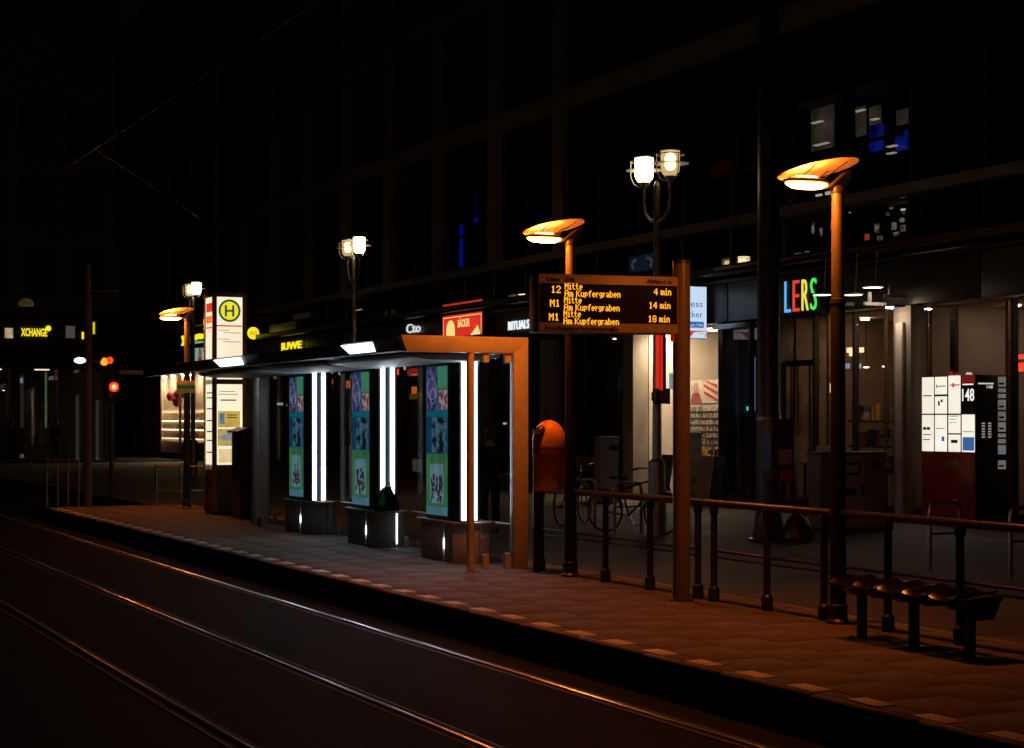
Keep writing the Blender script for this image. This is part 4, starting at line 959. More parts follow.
W('sliding_door', FMET, FD + 0.12, FD + 0.2, t_at(953, FD + .15) - 0.09, t_at(953, FD + .15) + 0.05, 0.2, 3.9)
pilaster(25.32, 0.5, STONE)
W('lamp_arm', FMET, FD - 0.5, FD - 0.121, 25.24, 25.36, 3.985, 4.02)
lamp_disc(25.3, FD - 0.42, 3.98, 0.07, emi('column_wash', (1.0, 0.72, 0.5), 130.0))
W('white_column', SHOPW, FD - 0.2, FD - 0.125, 25.22, 25.42, 0.1, 3.7, bevel=0.01)
# B: dim brown shop under the coloured letters
BW = mat('brown_shop_wall', (0.28, 0.2, 0.15), 0.8, var=0.2, scale=2)
room(25.65, 29.3, 3.4, BW)
pane(25.65, 26.9); pane(26.9, 28.2); pane(28.2, 29.3)
for t, d in ((26.4, FD + 1.2), (28.4, FD + 1.4)): lamp_disc(t, d, 3.97, 0.09, emi('brown_shop_lamp', (1.0, 0.62, 0.36), 85.0))
for i, x in enumerate((788, 800, 812)):
    t = t_at(x, FD + 0.1); W('door_stile', mat('bronze_profile', (0.3, 0.2, 0.13), 0.35, metal=0.6), FD + 0.04, FD + 0.12, t - 0.03, t + 0.03, 0.2, 3.0)
W('door_head', FMET, FD + 0.036, FD + 0.125, t_at(815, FD), 29.3, 3.0, 3.12)
for k in range(4): W('shelf', WOOD, FD + 2.9, FD + 3.38, 25.9, 28.9, 0.7 + 0.6*k, 0.74 + 0.6*k)
def goods(name, d0, d1, t0, t1, z, n, hmax, pal):
    b = {}
    for i in range(n):
        tt = random.uniform(t0, t1); w_ = random.uniform(0.05, 0.16); h = random.uniform(0.1, hmax); dd = random.uniform(d0, d1 - 0.1); k = random.choice(range(len(pal)))
        b.setdefault(k, MB()).box(dd - FD, dd + 0.12 - FD, tt - BT0, tt + w_ - BT0, z - GZ + 0.01, z + h - GZ + 0.01)
    for k, mb in b.items(): mb.build(name, pal[k], bld, smooth=False)['kind'] = 'stuff'
PAL = [mat('goods_red', (0.45, 0.06, 0.04), 0.5), mat('goods_pale', (0.6, 0.55, 0.5), 0.5), mat('goods_blue', (0.08, 0.14, 0.3), 0.5), mat('goods_amber', (0.5, 0.3, 0.08), 0.5)]
for k in range(4): goods('shop_goods', FD + 2.92, FD + 3.3, 25.95, 28.7, 0.742 + 0.6*k, 18, 0.36, PAL)
for k in range(3):
    W('window_shelf', WOOD, FD + 0.75, FD + 1.05, 26.2, 28.1, 0.85 + 0.5*k, 0.89 + 0.5*k); goods('shop_goods', FD + 0.75, FD + 1.02, 26.25, 27.95, 0.892 + 0.5*k, 22, 0.34, PAL)
for t_ in (26.3, 26.9, 27.5, 28.1):
    W('pendant_cord', MATTB, FD + 1.195, FD + 1.205, t_, t_ + 0.01, 3.0, 3.998); lamp_disc(t_, FD + 1.2, 2.98, 0.06, emi('pendant', (1.0, 0.6, 0.3), 9.0))
for x in (830, 888): t = t_at(x, FD); W('lit_frame', mat('bronze_profile', (0.3, 0.2, 0.13), 0.35, metal=0.6), FD - 0.06, FD - 0.031, t - 0.035, t + 0.035, 0.2, 3.98)
glints([(850, 350, 7, 5), (859, 350, 6, 5), (851, 354, 4, 4)], FD + 0.9, emi('lamp_window', (1.0, 0.75, 0.4), 1.6)); glints([(846, 366, 4, 5), (858, 366, 3, 5)], FD + 0.9, emi('glint_blue2', (0.4, 0.55, 0.8), 0.6))
glints([(830, 388, 4, 9)], FD + 0.7, emi('wall_lamp', (1.0, 0.6, 0.35), 1.6)); glints([(835, 368, 14, 3)], FD + 1.0, emi('red_strip', (0.8, 0.06, 0.03), 0.25))
glints([(914, 388, 4, 10)], FD + 0.4, emi('wall_lamp', (1.0, 0.6, 0.35), 1.6))
pilaster(29.45, 0.24, FMET)
# C: dark bay with a blue sign panel
room(29.6, 31.4, 2.4, DARKW); pane(29.6, 30.5); pane(30.5, 31.4)
lamp_disc(30.4, FD + 0.9, 3.97, 0.07, emi('bay_lamp', (1.0, 0.7, 0.5), 22.0)); W('bay_display', WOOD, FD + 0.8, FD + 1.1, 30.2, 31.2, 0.14, 1.3)
goods('shop_goods', FD + 0.8, FD + 1.05, 30.25, 31.1, 1.302, 10, 0.35, PAL)
glints([(751, 384, 5, 54)], FD + 0.5, emi('blue_panel', (0.18, 0.4, 0.75), 0.5, var=0.3, scale=2), 'blue_panel')
glints([(735.5, 407, 3, 3), (748, 408.5, 9, 4)], FD + 0.5, emi('green_reflection', (0.08, 0.9, 0.75), 1.1, var=0.3), 'green_spot')  # boxes glow in place of a traffic light reflected in the glass
pilaster(31.5, 0.18, FMET)
# D: lit postcard shop
room(31.65, 35.3, 2.6, SHOPW)
pane(31.65, 33.3, 0.2); 
W('canopy_soffit', GALV, FD - 0.2, FD + 0.3, 30.4, 31.7, 3.86, 3.98, bevel=0.02)
for t in (32.3, 33.4, 34.6): lamp_disc(t, FD + 0.9, 3.98, 0.12, emi('card_shop_lamp', (1.0, 0.72, 0.45), 300.0))
lamp_disc(34.85, FD + 0.45, 3.9, 0.1, emi('added_wall_light', (1.0, 0.78, 0.55), 200.0))  # lamp added to brighten the far side wall of the shop
a, c, z0, z1 = frect(638, 646, 378, 386, FD + 0.3); W('spot_lamp', emi('spot_white', (0.85, 0.95, 1.0), 2.2), FD + 0.3, FD + 0.35, a, c, z0, z1)
glints([(633, 381, 6, 18), (722, 381, 6, 16), (671, 381, 4, 16)], FD + 0.45, emi('pale_blue_reflection', (0.35, 0.6, 0.8), 0.42, var=0.3), 'glow_box')  # glowing boxes stand in for blue-white reflections at the shop window
pilaster(35.55, 0.5, STONE)
# poster inside with diagonal stripes and a plain portrait
pd = FD + 1.3
a, c, z0, z1 = frect(690, 718, 380, 403, pd)
pst = thing('shop_poster', 'poster with red diagonal stripes and a portrait in the postcard shop', 'poster', (pd, a, z0))
PWH = mat('poster_white', (0.75, 0.68, 0.62), 0.6); PRD = mat('poster_red', (0.55, 0.06, 0.06), 0.6)
w_, h_ = c - a, z1 - z0
P('sheet', PWH, pst, lambda b: b.box(0, 0.02, 0, w_, 0, h_))
for i in range(3):
    u = 0.05 + 0.17*i
    P('stripe', PRD, pst, lambda b: b.prism([(max(0, w_*(0.02)), h_*(0.05 + 0.3*i)), (w_*0.5, h_*min(0.98, 0.42 + 0.3*i)), (w_*0.5, h_*min(0.99, 0.54 + 0.3*i)), (w_*0.02, h_*(0.18 + 0.3*i))], -0.004, -0.0005, 'x'))
P('portrait', mat('portrait_coat', (0.4, 0.1, 0.1), 0.6), pst, lambda b: b.prism([(w_*0.55, 0.0), (w_*0.98, 0.0), (w_*0.9, h_*0.42), (w_*0.78, h_*0.5), (w_*0.65, h_*0.42)], -0.005, -0.0005, 'x'))
P('portrait_head', mat('portrait_skin', (0.6, 0.42, 0.33), 0.6), pst, lambda b: b.prism([(w_*0.77 + 0.1*w_*math.cos(q), h_*0.68 + 0.22*h_*math.sin(q)) for q in [k*math.pi/8 for k in range(16)]], -0.006, -0.0005, 'x'))
P('board', GALV, pst, lambda b: b.box(0.021, 0.05, 0.1, w_ - 0.1, -(z0 - 0.14), 0.02))
def card_rack(label, x0, x1, y0, y1, d, nx, ny, legs=True):
    a, c, z0, z1 = frect(x0, x1, y0, y1, d)
    R = thing('postcard_rack', label, 'display rack', (d, a, 0.138), group='postcard racks in the lit shop')
    b0 = z0 - 0.138; ww = c - a; hh = z1 - z0
    P('back_board', mat('rack_white', (0.6, 0.55, 0.5), 0.6), R, lambda b: b.box(0.02, 0.05, 0, ww, 0, b0 + hh))
    cm = [mat('card_%s' % n, col, 0.5, var=0.5, scale=30) for n, col in (('white', (0.72, 0.68, 0.62)), ('sepia', (0.5, 0.38, 0.27)), ('grey', (0.3, 0.3, 0.32)), ('pale', (0.62, 0.6, 0.58)))]
    mbs = [MB() for _ in cm]
    for i in range(nx):
        for j in range(ny):
            cw, ch = ww/nx, hh/ny; y = i*cw + cw*0.08; z = b0 + j*ch + ch*0.1
            mbs[random.choice((0, 0, 1, 2, 3, 3))].box(-0.01 - 0.01*random.random(), 0.018, y, y + cw*random.uniform(0.7, 0.86), z, z + ch*random.uniform(0.62, 0.8))
    for mb, m in zip(mbs, cm):
        if mb.v: mb.build('card', m, R, smooth=False)['kind'] = 'stuff'
    for j in range(ny): P('card_shelf', GALV, R, lambda b: b.box(-0.025, 0.0195, 0, ww, b0 + j*hh/ny, b0 + j*hh/ny + 0.012))
card_rack('postcard wall rack at the right of the lit shop', 689, 720, 405, 497, FD + 1.25, 9, 14)
card_rack('narrow postcard rack left of the display post in the lit shop', 661, 674, 404, 490, FD + 1.2, 5, 13)
goods('souvenir', FD + 0.5, FD + 0.8, 32.0, 34.2, 0.9, 40, 0.45, [mat('brass_trinket', (0.7, 0.45, 0.12), 0.3, metal=0.8), PAL[0], PAL[1], PAL[3]])
W('souvenir_table', WOOD, FD + 0.45, FD + 0.85, 31.9, 34.4, 0.84, 0.898)
def easel(label, x, d, m):
    t = t_at(x, d); E = thing('pavement_board', label, 'sign board', (d, t, GZ - 0.005), group='boards outside the postcard shop')
    P('board', m, E, lambda b: b.prism([(-0.06, 0.05), (0.10, 1.05), (0.13, 1.05), (-0.03, 0.05)], -0.05, 0.42, 'y'), bevel=0.006)
    for y in (-0.02, 0.38): P('rear_leg', STEEL, E, lambda b: b.tube([(0.12, y, 1.0), (0.34, y, 0.0)], 0.016, 8))
    for y in (-0.03, 0.37): P('foot', STEEL, E, lambda b: b.tube([(-0.05, y, 0.0), (-0.04, y, 0.1)], 0.018, 8))
easel('pinkish leaning board outside the lit postcard shop', 708, 19.3, mat('board_pink', (0.5, 0.33, 0.3), 0.5, var=0.15))
easel('dark leaning board right of the pinkish one at the shop', 719, 19.5, mat('board_dark', (0.05, 0.06, 0.09), 0.5, var=0.2))
easel('dark display board left of the display post outside the shop', 668, 19.2, mat('board_brown', (0.1, 0.08, 0.07), 0.5, var=0.2))
def spinner():
    d = 19.4; t = t_at(693, d)
    R = thing('card_spinner', 'grey card spinner standing beside the thick display post', 'display rack', (d, t, GZ - 0.005))
    P('column', mat('spinner_grey', (0.33, 0.32, 0.31), 0.5), R, lambda b: b.box(-0.14, 0.14, -0.14, 0.14, 0.12, 1.55), bevel=0.02)
    P('base', STEEL, R, lambda b: b.lathe([(0.22,0),(0.22,0.03),(0.05,0.06),(0.05,0.12),(0.0,0.12)], n=20))
    for k in range(4):
        P('card_pocket', mat('pocket_pale', (0.5, 0.47, 0.43), 0.5, var=0.3, scale=20), R, lambda b: b.box(-0.11, 0.11, -0.16, -0.141, 0.25 + 0.32*k, 0.46 + 0.32*k)); P('card_pocket', mat('pocket_dark', (0.16, 0.14, 0.13), 0.5, var=0.4, scale=20), R, lambda b: b.box(-0.16, -0.141, -0.11, 0.11, 0.25 + 0.32*k, 0.46 + 0.32*k))
spinner()
# E: the dark shops further along, four metres each
lit = {}
for i in range(9):
    t0 = 36.0 + 4*i + 0.25; t1 = t0 + 3.5
    W('shop_back_wall', DARKW, FD + 1.6, FD + 1.7, t0 - 0.1, t1 + 0.1, 0.1, 4.02); W('shop_ceiling', DARKW, FD + 0.32, FD + 1.59, t0, t1, 3.99, 4.02)
    pane(t0, t0 + 1.75); pane(t0 + 1.75, t1); pilaster(t1 + 0.25, 0.46)
    if i in (0, 2, 3, 5, 7): lamp_disc(t0 + 1.7, FD + 0.9, 3.97, 0.08, emi('added_shop_lamp', (1.0, 0.66, 0.38), 14.0))  # lamps added to brighten the dark interiors behind the silhouettes
W('shop_back_wall', DARKW, FD + 1.6, FD + 1.7, 86, BT1, 0.1, 4.02); pane(86.3, 90); pilaster(86.1, 0.4); pilaster(72.3, 0.3)
OS = emi('orange_neon', (1.0, 0.22, 0.015), 1.0)
text('window_neon', '9 mm', OS, bld, (0.2, t_at(332, FD + .2) - BT0, z_at(340, 388, FD + .2) - GZ), (0, -1, 0), (0, 0, 1), 0.36, t_at(332, FD + .2) - t_at(350, FD + .2), 0.02)
glints([(336, 420, 1.3, 38), (344, 415, 1.3, 26)], FD + 0.6, emi('dim_amber', (0.9, 0.45, 0.1), 0.22, var=0.5), 'curtain_edge')
glints([(395, 372, 5, 6)], FD + 0.4, emi('red_lamp', (1.0, 0.05, 0.02), 2.2), 'red_lamp'); glints([(412, 372, 9, 8)], FD + 0.6, emi('red_panel', (0.8, 0.06, 0.04), 0.5, var=0.6, scale=6), 'red_panel'); glints([(413.5, 390, 4, 7)], FD + 0.6, emi('orange_lamp', (1.0, 0.14, 0.02), 1.0), 'orange_lamp')
glints([(418, 425, 14, 64)], FD + 0.9, mat('grey_hanging', (0.35, 0.33, 0.28), 0.8, var=0.4, scale=3), 'hanging_cloth'); glints([(417, 396, 16, 6)], FD + 0.85, emi('yellow_strip', (0.5, 0.4, 0.02), 0.14), 'yellow_strip'); glints([(418, 467, 11, 16)], FD + 0.85, emi('warm_print', (0.5, 0.3, 0.2), 0.2, var=0.6, scale=5), 'warm_print')
glints([(480, 352, 3, 4), (479, 382, 6, 5)], FD + 0.9, emi('shelf_glint', (0.9, 0.6, 0.35), 0.5)); glints([(484, 365, 4, 15), (493, 366, 3, 8)], FD + 0.9, emi('olive_print', (0.25, 0.3, 0.06), 0.15, var=0.5), 'window_print')
glints([(487, 440, 8, 130)], FD + 1.2, mat('pale_partition', (0.3, 0.24, 0.2), 0.8, var=0.3), 'partition'); glints([(476, 424.5, 1.5, 1.5), (484, 424, 2, 2), (504, 423.5, 2, 2)], FD + 0.6, emi('tiny_lamp', (0.8, 0.9, 0.9), 0.9), 'tiny_lamp')
glints([(277, 404, 9, 2.2), (284, 405, 3, 2), (262, 384, 8, 2)], FD + 0.6, emi('tiny_lamp', (0.8, 0.9, 0.9), 0.9), 'tiny_lamp')
glints([(259, 395, 4, 60)], FD + 0.6, emi('warm_slit', (0.8, 0.5, 0.3), 0.22, var=0.4), 'warm_slit'); glints([(301, 316, 16, 5), (282, 329, 26, 12)], FD - 0.15, emi('dim_fascia', (0.14, 0.1, 0.06), 0.06, var=0.6), 'fascia_plate')
glints([(547, 365, 3, 2), (553, 366, 4, 2), (390, 284, 12, 1.2), (357, 310, 8, 1)], FD + 0.2, emi('tiny_lamp', (0.8, 0.9, 0.9), 0.9), 'tiny_lamp')
# bakery far along: lit shop with shelves and counter
bk0, bk1 = t_at(206, FD), t_at(162, FD)
room(bk0, bk1 + 3.6, 0.85, SHOPW)
for a, c in ((bk0, (bk0 + bk1)/2 + 0.6), ((bk0 + bk1)/2 + 0.6, bk1)): pane(a, c, 0.4)
for k in range(7): lamp_disc(bk0 + 0.8 + 1.6*k, FD + 0.42, 3.98, 0.09, emi('bakery_lamp', (1.0, 0.68, 0.38), 700.0))
W('counter', REDP, FD + 0.22, FD + 0.4, bk0 + 0.2, bk1 + 1.0, 0.14, 0.9, bevel=0.01)
for k in range(3): W('bread_shelf', SHOPW, FD + 0.62, FD + 0.848, bk0 + 0.2, bk1 + 3.4, 1.05 + 0.42*k, 1.08 + 0.42*k); goods('bread', FD + 0.6, FD + 0.82, bk0 + 0.3, bk1 + 3.3, 1.082 + 0.42*k, 45, 0.26, [mat('bread_brown', (0.62, 0.42, 0.24), 0.7), mat('bread_pale', (0.75, 0.6, 0.42), 0.7), PAL[1]])
for k in range(4): W('added_shelf_light', emi('added_shelf_light', (1.0, 0.72, 0.42), 9.0), FD + 0.8, FD + 0.845, bk0 + 0.3, bk1 + 3.3, 1.0 + 0.42*k + (0.03 if k == 3 else 0), 1.03 + 0.42*k)  # strips added to brighten the lower half of the bakery
W('dark_header', WOOD, FD + 0.45, FD + 0.5, t_at(186, FD + .45), t_at(178, FD + .45), 2.9, 3.9)
W('glass_case', SGL, FD + 0.25, FD + 0.26, bk0 + 0.2, bk1 + 1.0, 1.002, 1.4)
W('blank_wall', STONE, FD - 0.05, FD + 0.015, bk1 + 0.05, 85.9, 0.1, 4.02)
bal = thing('balloon_bunch', 'dark red bunch of round balloons in the far bakery window', 'balloons', (FD + 0.3, t_at(176, FD + .3), 1.8))
Zb = lambda y: z_at(176, y, FD + .3) - 1.8
for dx, y, r in ((170.5, 396, 0.2), (178, 394, 0.2), (175, 401, 0.24)):
    tt = t_at(dx, FD + .3) - t_at(176, FD + .3)
    P('balloon', mat('balloon_red', (0.3, 0.02, 0.025), 0.25), bal, lambda b: b.lathe([(0.0, -r*1.2), (r*0.5, -r), (r*0.9, -r*0.5), (r, 0.0), (r*0.87, r*0.5), (r*0.5, r*0.87), (0.0, r)], (0.1 if dx == 175 else 0, tt, Zb(y)), 18))
P('string', WOOD, bal, lambda b: b.tube([(0, 0, -1.66), (0, 0, Zb(401))], 0.006, 5))

# ---- shop signs
def sign_rect(name, label, cat, x0, x1, y0, y1, d, depth, m, frame=FMET):
    a, c, z0, z1 = frect(x0, x1, y0, y1, d)
    S = thing(name, label, cat, (d, a, z0))
    P('case', frame, S, lambda b: b.box(0.01, depth, -0.03, c - a + 0.03, -0.03, z1 - z0 + 0.03), bevel=0.01)
    f = P('face', m, S, lambda b: b.box(-0.006, 0.012, 0, c - a, 0, z1 - z0))
    return S, c - a, z1 - z0, f
# coloured letters
d = FD - 0.32
a, c, z0, z1 = frect(782, 820, 276, 316, d)
S = thing('letter_sign', 'colourful neon letters LERS over the brown shop', 'shop sign', (d, a, z0))
P('board', MATTB, S, lambda b: b.box(0.02, 0.19, 0, c - a, 0, z1 - z0), bevel=0.01)
for ch, xa, xb, col in (('L', 785.5, 791, (0.12, 0.5, 0.95)), ('E', 793.8, 799.6, (0.8, 0.06, 0.03)), ('R', 802.6, 808.8, (0.9, 0.8, 0.1)), ('S', 811.2, 817, (0.08, 0.85, 0.12))):
    tt = t_at(xa, d) - a; zz = z_at((xa + xb)/2, {'L': 313, 'E': 312, 'R': 311, 'S': 310}[ch], d) - z0
    text('letter_' + ch.lower() if False else 'letter', ch, emi('neon_' + ch, col, 0.95), S, (0.0, tt, zz), (0, -1, 0), (0, 0, 1), z_at(xa, 279, d) - z_at(xa, 312, d), t_at(xa, d) - t_at(xb, d), -0.012, 0.03)
# red bakery sign
S, w_, h_, f = sign_rect('bakery_sign', 'red lit bakery sign with yellow arch above the shelter', 'shop sign', 443, 482, 314, 336, FD - 0.35, 0.23, emi('bakery_red', (0.8, 0.035, 0.02), 0.9, var=0.2, scale=2))
YL = emi('sign_cream', (1.0, 0.75, 0.25), 0.95)
P('border', YL, f, lambda b: (b.box(-0.012, -0.007, 0.04, w_ - 0.04, h_ - 0.07, h_ - 0.05), b.box(-0.012, -0.007, 0.04, 0.055, 0.05, h_ - 0.05), b.box(-0.012, -0.007, w_ - 0.055, w_ - 0.04, 0.05, h_ - 0.05)))['kind'] = 'stuff'
P('arch', YL, f, lambda b: b.prism([(w_*0.90, 0.0), (w_*0.68, 0.0)] + [(w_*0.79 - 0.11*w_*math.cos(q), h_*0.3 + h_*0.48*math.sin(q)) for q in [k*math.pi/10 for k in range(11)]][::1], -0.012, -0.007, 'x'))
text('lettering', 'BÄCKER', YL, f, (-0.008, w_*0.60, h_*0.42), (0, -1, 0), (0, 0, 1), h_*0.34, w_*0.30, 0.02)
P('peak', YL, f, lambda b: b.prism([(w_*0.03, 0), (w_*0.28, 0), (w_*0.1, h_*0.42)], -0.012, -0.007, 'x'))
sign_rect('red_lightband', 'narrow red light band above the bakery sign', 'shop sign', 443, 482, 302, 307, FD - 0.30, 0.1, emi('band_red', (0.8, 0.04, 0.02), 0.5))
WT = emi('white_letters', (0.85, 0.93, 1.0), 0.95)
def fascia_text(body, x0, x1, ybase, h_px, m, label, name='letter_sign', d=FD - 0.17, bold=0.01):
    t0 = t_at(x0, d); xm = (x0 + x1)/2; zb = z_at(xm, ybase, d)
    S = thing(name, label, 'shop sign', (d, t_at(x1, d), zb)); w_ = t0 - t_at(x1, d)
    h = h_px * depth_at(xm, d) / F
    P('rail', FMET, S, lambda b: b.box(0.0, 0.045, -0.05, w_ + 0.05, h*0.3, h*0.4))
    text('lettering', body, m, S, (-0.004, w_, 0), (0, -1, 0), (0, 0, 1), h, w_, bold, 0.03)
fascia_text('RITUALS.', 509, 531, 329, 8.5, WT, 'white lit lettering RITUALS right of the bakery sign', bold=0.015)
fascia_text('Cto', 407, 421, 332.5, 9, emi('white_letters_dim', (0.9, 0.95, 1.0), 0.7), 'white outlined letters left of the red bakery sign')
YW = emi('yellow_letters', (1.0, 0.8, 0.02), 1.0)
fascia_text('JUWE', 281, 302, 349, 7, YW, 'yellow lit letters JUWE above the far shelter roof', bold=0.03)
# round yellow sign, projecting from the wall
def round_sign():
    d = FD - 0.3; t = t_at(261, d); D = depth_at(261, d); z = EYE + (HOR - 333.5) * D / F; r = 6.2 * D / F
    S = thing('round_sign', 'round yellow lit sign reading AG above the far shelter end', 'shop sign', (d - r - 0.1, t, z))
    def dsk(b, y0, y1, q): b.m = Matrix.Translation((0, 0, 0)) @ Matrix.Rotation(math.pi/2, 4, 'X'); b.lathe([(0, y0), (q, y0), (q, y1), (0, y1)], n=28)
    P('case', FMET, S, lambda b: dsk(b, -0.1, 0.095, r*1.03)); P('face', emi('round_yellow', (1.0, 0.82, 0.03), 0.95), S, lambda b: dsk(b, 0.0955, 0.11, r))
    text('lettering', 'AG', emi('round_ink', (0.5, 0.32, 0.0), 0.6), S, (0, -0.111, -r*0.32), (1, 0, 0), (0, 0, 1), r*0.65, r*1.2, 0.0, 0.004, 'CENTER')
    P('bracket', STEEL, S, lambda b: b.tube([(r*0.9, 0, 0), (r + 0.4, 0, 0)], 0.03, 8))
round_sign()
# pharmacy style A light box and yellow fragments over the bakery
def a_sign():
    d = FD - 0.1; D = depth_at(199, d); t = t_at(205, d); z = EYE + (HOR - 369) * D / F
    S = thing('letter_sign', 'upright light box with a red letter A beside the stop pillar', 'shop sign', (d_at(196, t), t, z)); k = D / F
    P('case', emi('mint_box', (0.3, 0.62, 0.5), 0.5), S, lambda b: b.box(0, 11*k/CO, 0.0, 0.25, 0, 27*k), bevel=0.02)
    text('lettering', 'A', emi('a_red', (0.45, 0.02, 0.03), 0.5), S, (1.2*k, -0.004, 2*k), (1, 0, 0), (0, 0, 1), 20*k, 5.5*k, 0.03)
    P('edge', emi('mint_bright', (0.55, 0.9, 0.8), 0.8), S, lambda b: b.box(7.5*k, 10.5*k, -0.01, -0.001, 3*k, 25*k))
    P('bracket', STEEL, S, lambda b: b.box(11*k/CO, 11*k/CO + 1.2, 0.1, 0.15, 12*k, 13*k))
    Y = thing('script_sign', 'yellow lit script fragments above the far bakery', 'shop sign', (FD - 0.2, t_at(207, FD - .2), z_at(194, 348, FD - .2)))
    zz = lambda y: z_at(194, y, FD - .2) - z_at(194, 348, FD - .2); tt = lambda x: t_at(x, FD - .2) - t_at(207, FD - .2)
    P('stroke', YW, Y, lambda b: b.tube([(0, tt(183), zz(335)), (0, tt(184), zz(339)), (0, tt(185.5), zz(336))], 0.09, 8)); P('stroke', YW, Y, lambda b: b.tube([(0, tt(185), zz(339)), (0, tt(183), zz(343)), (0, tt(183.5), zz(347)), (0, tt(186), zz(347))], 0.09, 8))
    P('stroke', YW, Y, lambda b: b.tube([(0, tt(195), zz(338)), (0, tt(198), zz(337)), (0, tt(201.5), zz(337.5))], 0.12, 8)); P('stroke', YW, Y, lambda b: b.tube([(0, tt(204.4), zz(340)), (0, tt(204.4), zz(336))], 0.09, 8))
    P('rail', FMET, Y, lambda b: b.box(0.03, 0.08, tt(206), tt(182), zz(343), zz(341)))
a_sign()
# projecting lit sign with visible word ends
def blade_sign():
    t = t_at(706, 20.1); a, c, z0, z1 = trect(676, 706.8, 286, 338.5, t)
    S = thing('blade_sign', 'white lit projecting sign with blue words behind the display post', 'shop sign', (a, t, z0)); w_, h_ = c - a, z1 - z0
    P('case', FMET, S, lambda b: b.box(0, w_, 0.012, 0.16, 0, h_), bevel=0.01)
    f = P('face', emi('blade_white', (0.62, 0.8, 1.0), 0.92, var=0.06), S, lambda b: b.box(0.008, w_ - 0.008, 0.0, 0.0118, 0.01, h_ - 0.01))
    bl = emi('blade_blue', (0.06, 0.14, 0.32), 0.7); rd_ = emi('blade_red', (0.8, 0.06, 0.05), 0.8)
    pz = lambda y: h_ * (1 - (y - 148) / 498.0); xr = w_ * (1 - 44/320.0); s = w_ / 320.0
    text('lettering', 'ess', bl, f, (xr, -0.002, pz(345)), (1,0,0), (0,0,1), 0.098*h_*1.25, 125*s, 0.0, 0.003, 'RIGHT')
    text('lettering', 'cker', bl, f, (xr, -0.002, pz(445)), (1,0,0), (0,0,1), 0.098*h_*1.25, 150*s, 0.0, 0.003, 'RIGHT')
    b_ = P('blue_bar', emi('blade_bar', (0.05, 0.16, 0.42), 0.8), f, lambda b: b.box(w_ - 200*s, w_ - 32*s, -0.004, -0.0005, pz(543), pz(485)))
    text('lettering', 'gen, 3 Min.', emi('blade_pale', (0.7, 0.82, 1.0), 0.8), b_, (w_ - 40*s, -0.006, pz(528)), (1,0,0), (0,0,1), 0.05*h_, 130*s, 0.0, 0.002, 'RIGHT')
    P('red_swoosh', rd_, f, lambda b: b.prism([(w_ - 220*s, pz(572)), (w_ - 8*s, pz(570)), (w_ - 8*s, pz(577)), (w_ - 130*s, pz(585)), (w_ - 172*s, pz(630)), (w_ - 220*s, pz(638))], -0.004, -0.0005, 'y'))
    P('logo_ring', rd_, f, lambda b: b.tube([(w_ - 60*s - 52*s*math.cos(q), -0.004, pz(612) + 0.03*h_*math.sin(q)) for q in [k*math.pi/10 for k in range(3, 14)]], 0.008, 6))
    P('bracket', STEEL, S, lambda b: b.box(w_, w_ + 0.3, 0.06, 0.1, h_*0.42, h_*0.46))
blade_sign()
def blue_plate():
    S, w_, h_, f = sign_rect('blue_sign', 'dim dark blue sign with two pale arcs behind the display', 'shop sign', 629, 656, 255, 271, FD - 0.3, 0.15, emi('plate_blue', (0.02, 0.06, 0.2), 0.06))
    pl = emi('plate_arc', (0.4, 0.5, 0.6), 0.07)
    for s0 in (0.3, 0.7): P('arc', pl, f, lambda b: b.tube([(-0.012, w_*(s0 + (0.16 if s0 > .5 else -0.16)*math.sin(q)), h_*(0.45 + 0.3*math.cos(q))) for q in [k*math.pi/12 for k in range(10)]], 0.03, 6))
blue_plate()
# canopy spotlights
def canopy_spot(x, y, r, label):
    d = FD - 0.7; t = t_at(x, d); z = z_at(x, y, d)
    S = thing('canopy_spotlight', label, 'spotlight', (d, t, z), group='spotlights under the canopy')
    P('disc', emi('canopy_disc', (1.0, 0.86, 0.72), 5.5), S, lambda b: b.lathe([(0.0, -0.015), (r*0.9, -0.012), (r, 0.0), (0.0, 0.004)], n=24))
    P('rim', SHOPW, S, lambda b: b.lathe([(r + 0.001, -0.012), (r + 0.015, -0.005), (r + 0.012, 0.02), (0.0, 0.03), (0.0, 0.006), (r + 0.001, 0.002)], n=24))
    P('stem', SHOPW, S, lambda b: b.tube([(0.05, 0, 0.02), (0.1, 0, 5.02 - z)], 0.015, 8))
    P('bracket', SHOPW, S, lambda b: b.box(0.0, 0.5, -0.36, -0.30, -0.22, -0.16), bevel=0.008); P('bracket_post', SHOPW, S, lambda b: b.box(0.10, 0.16, -0.36, -0.301, -0.16, 0.03), bevel=0.008)
canopy_spot(822, 294.5, 0.19, 'spotlight disc right of the coloured letters'); canopy_spot(853, 294.5, 0.19, 'spotlight disc just right of the near lamp post'); canopy_spot(873, 287, 0.2, 'brightest spotlight disc under the canopy, near the lobby')

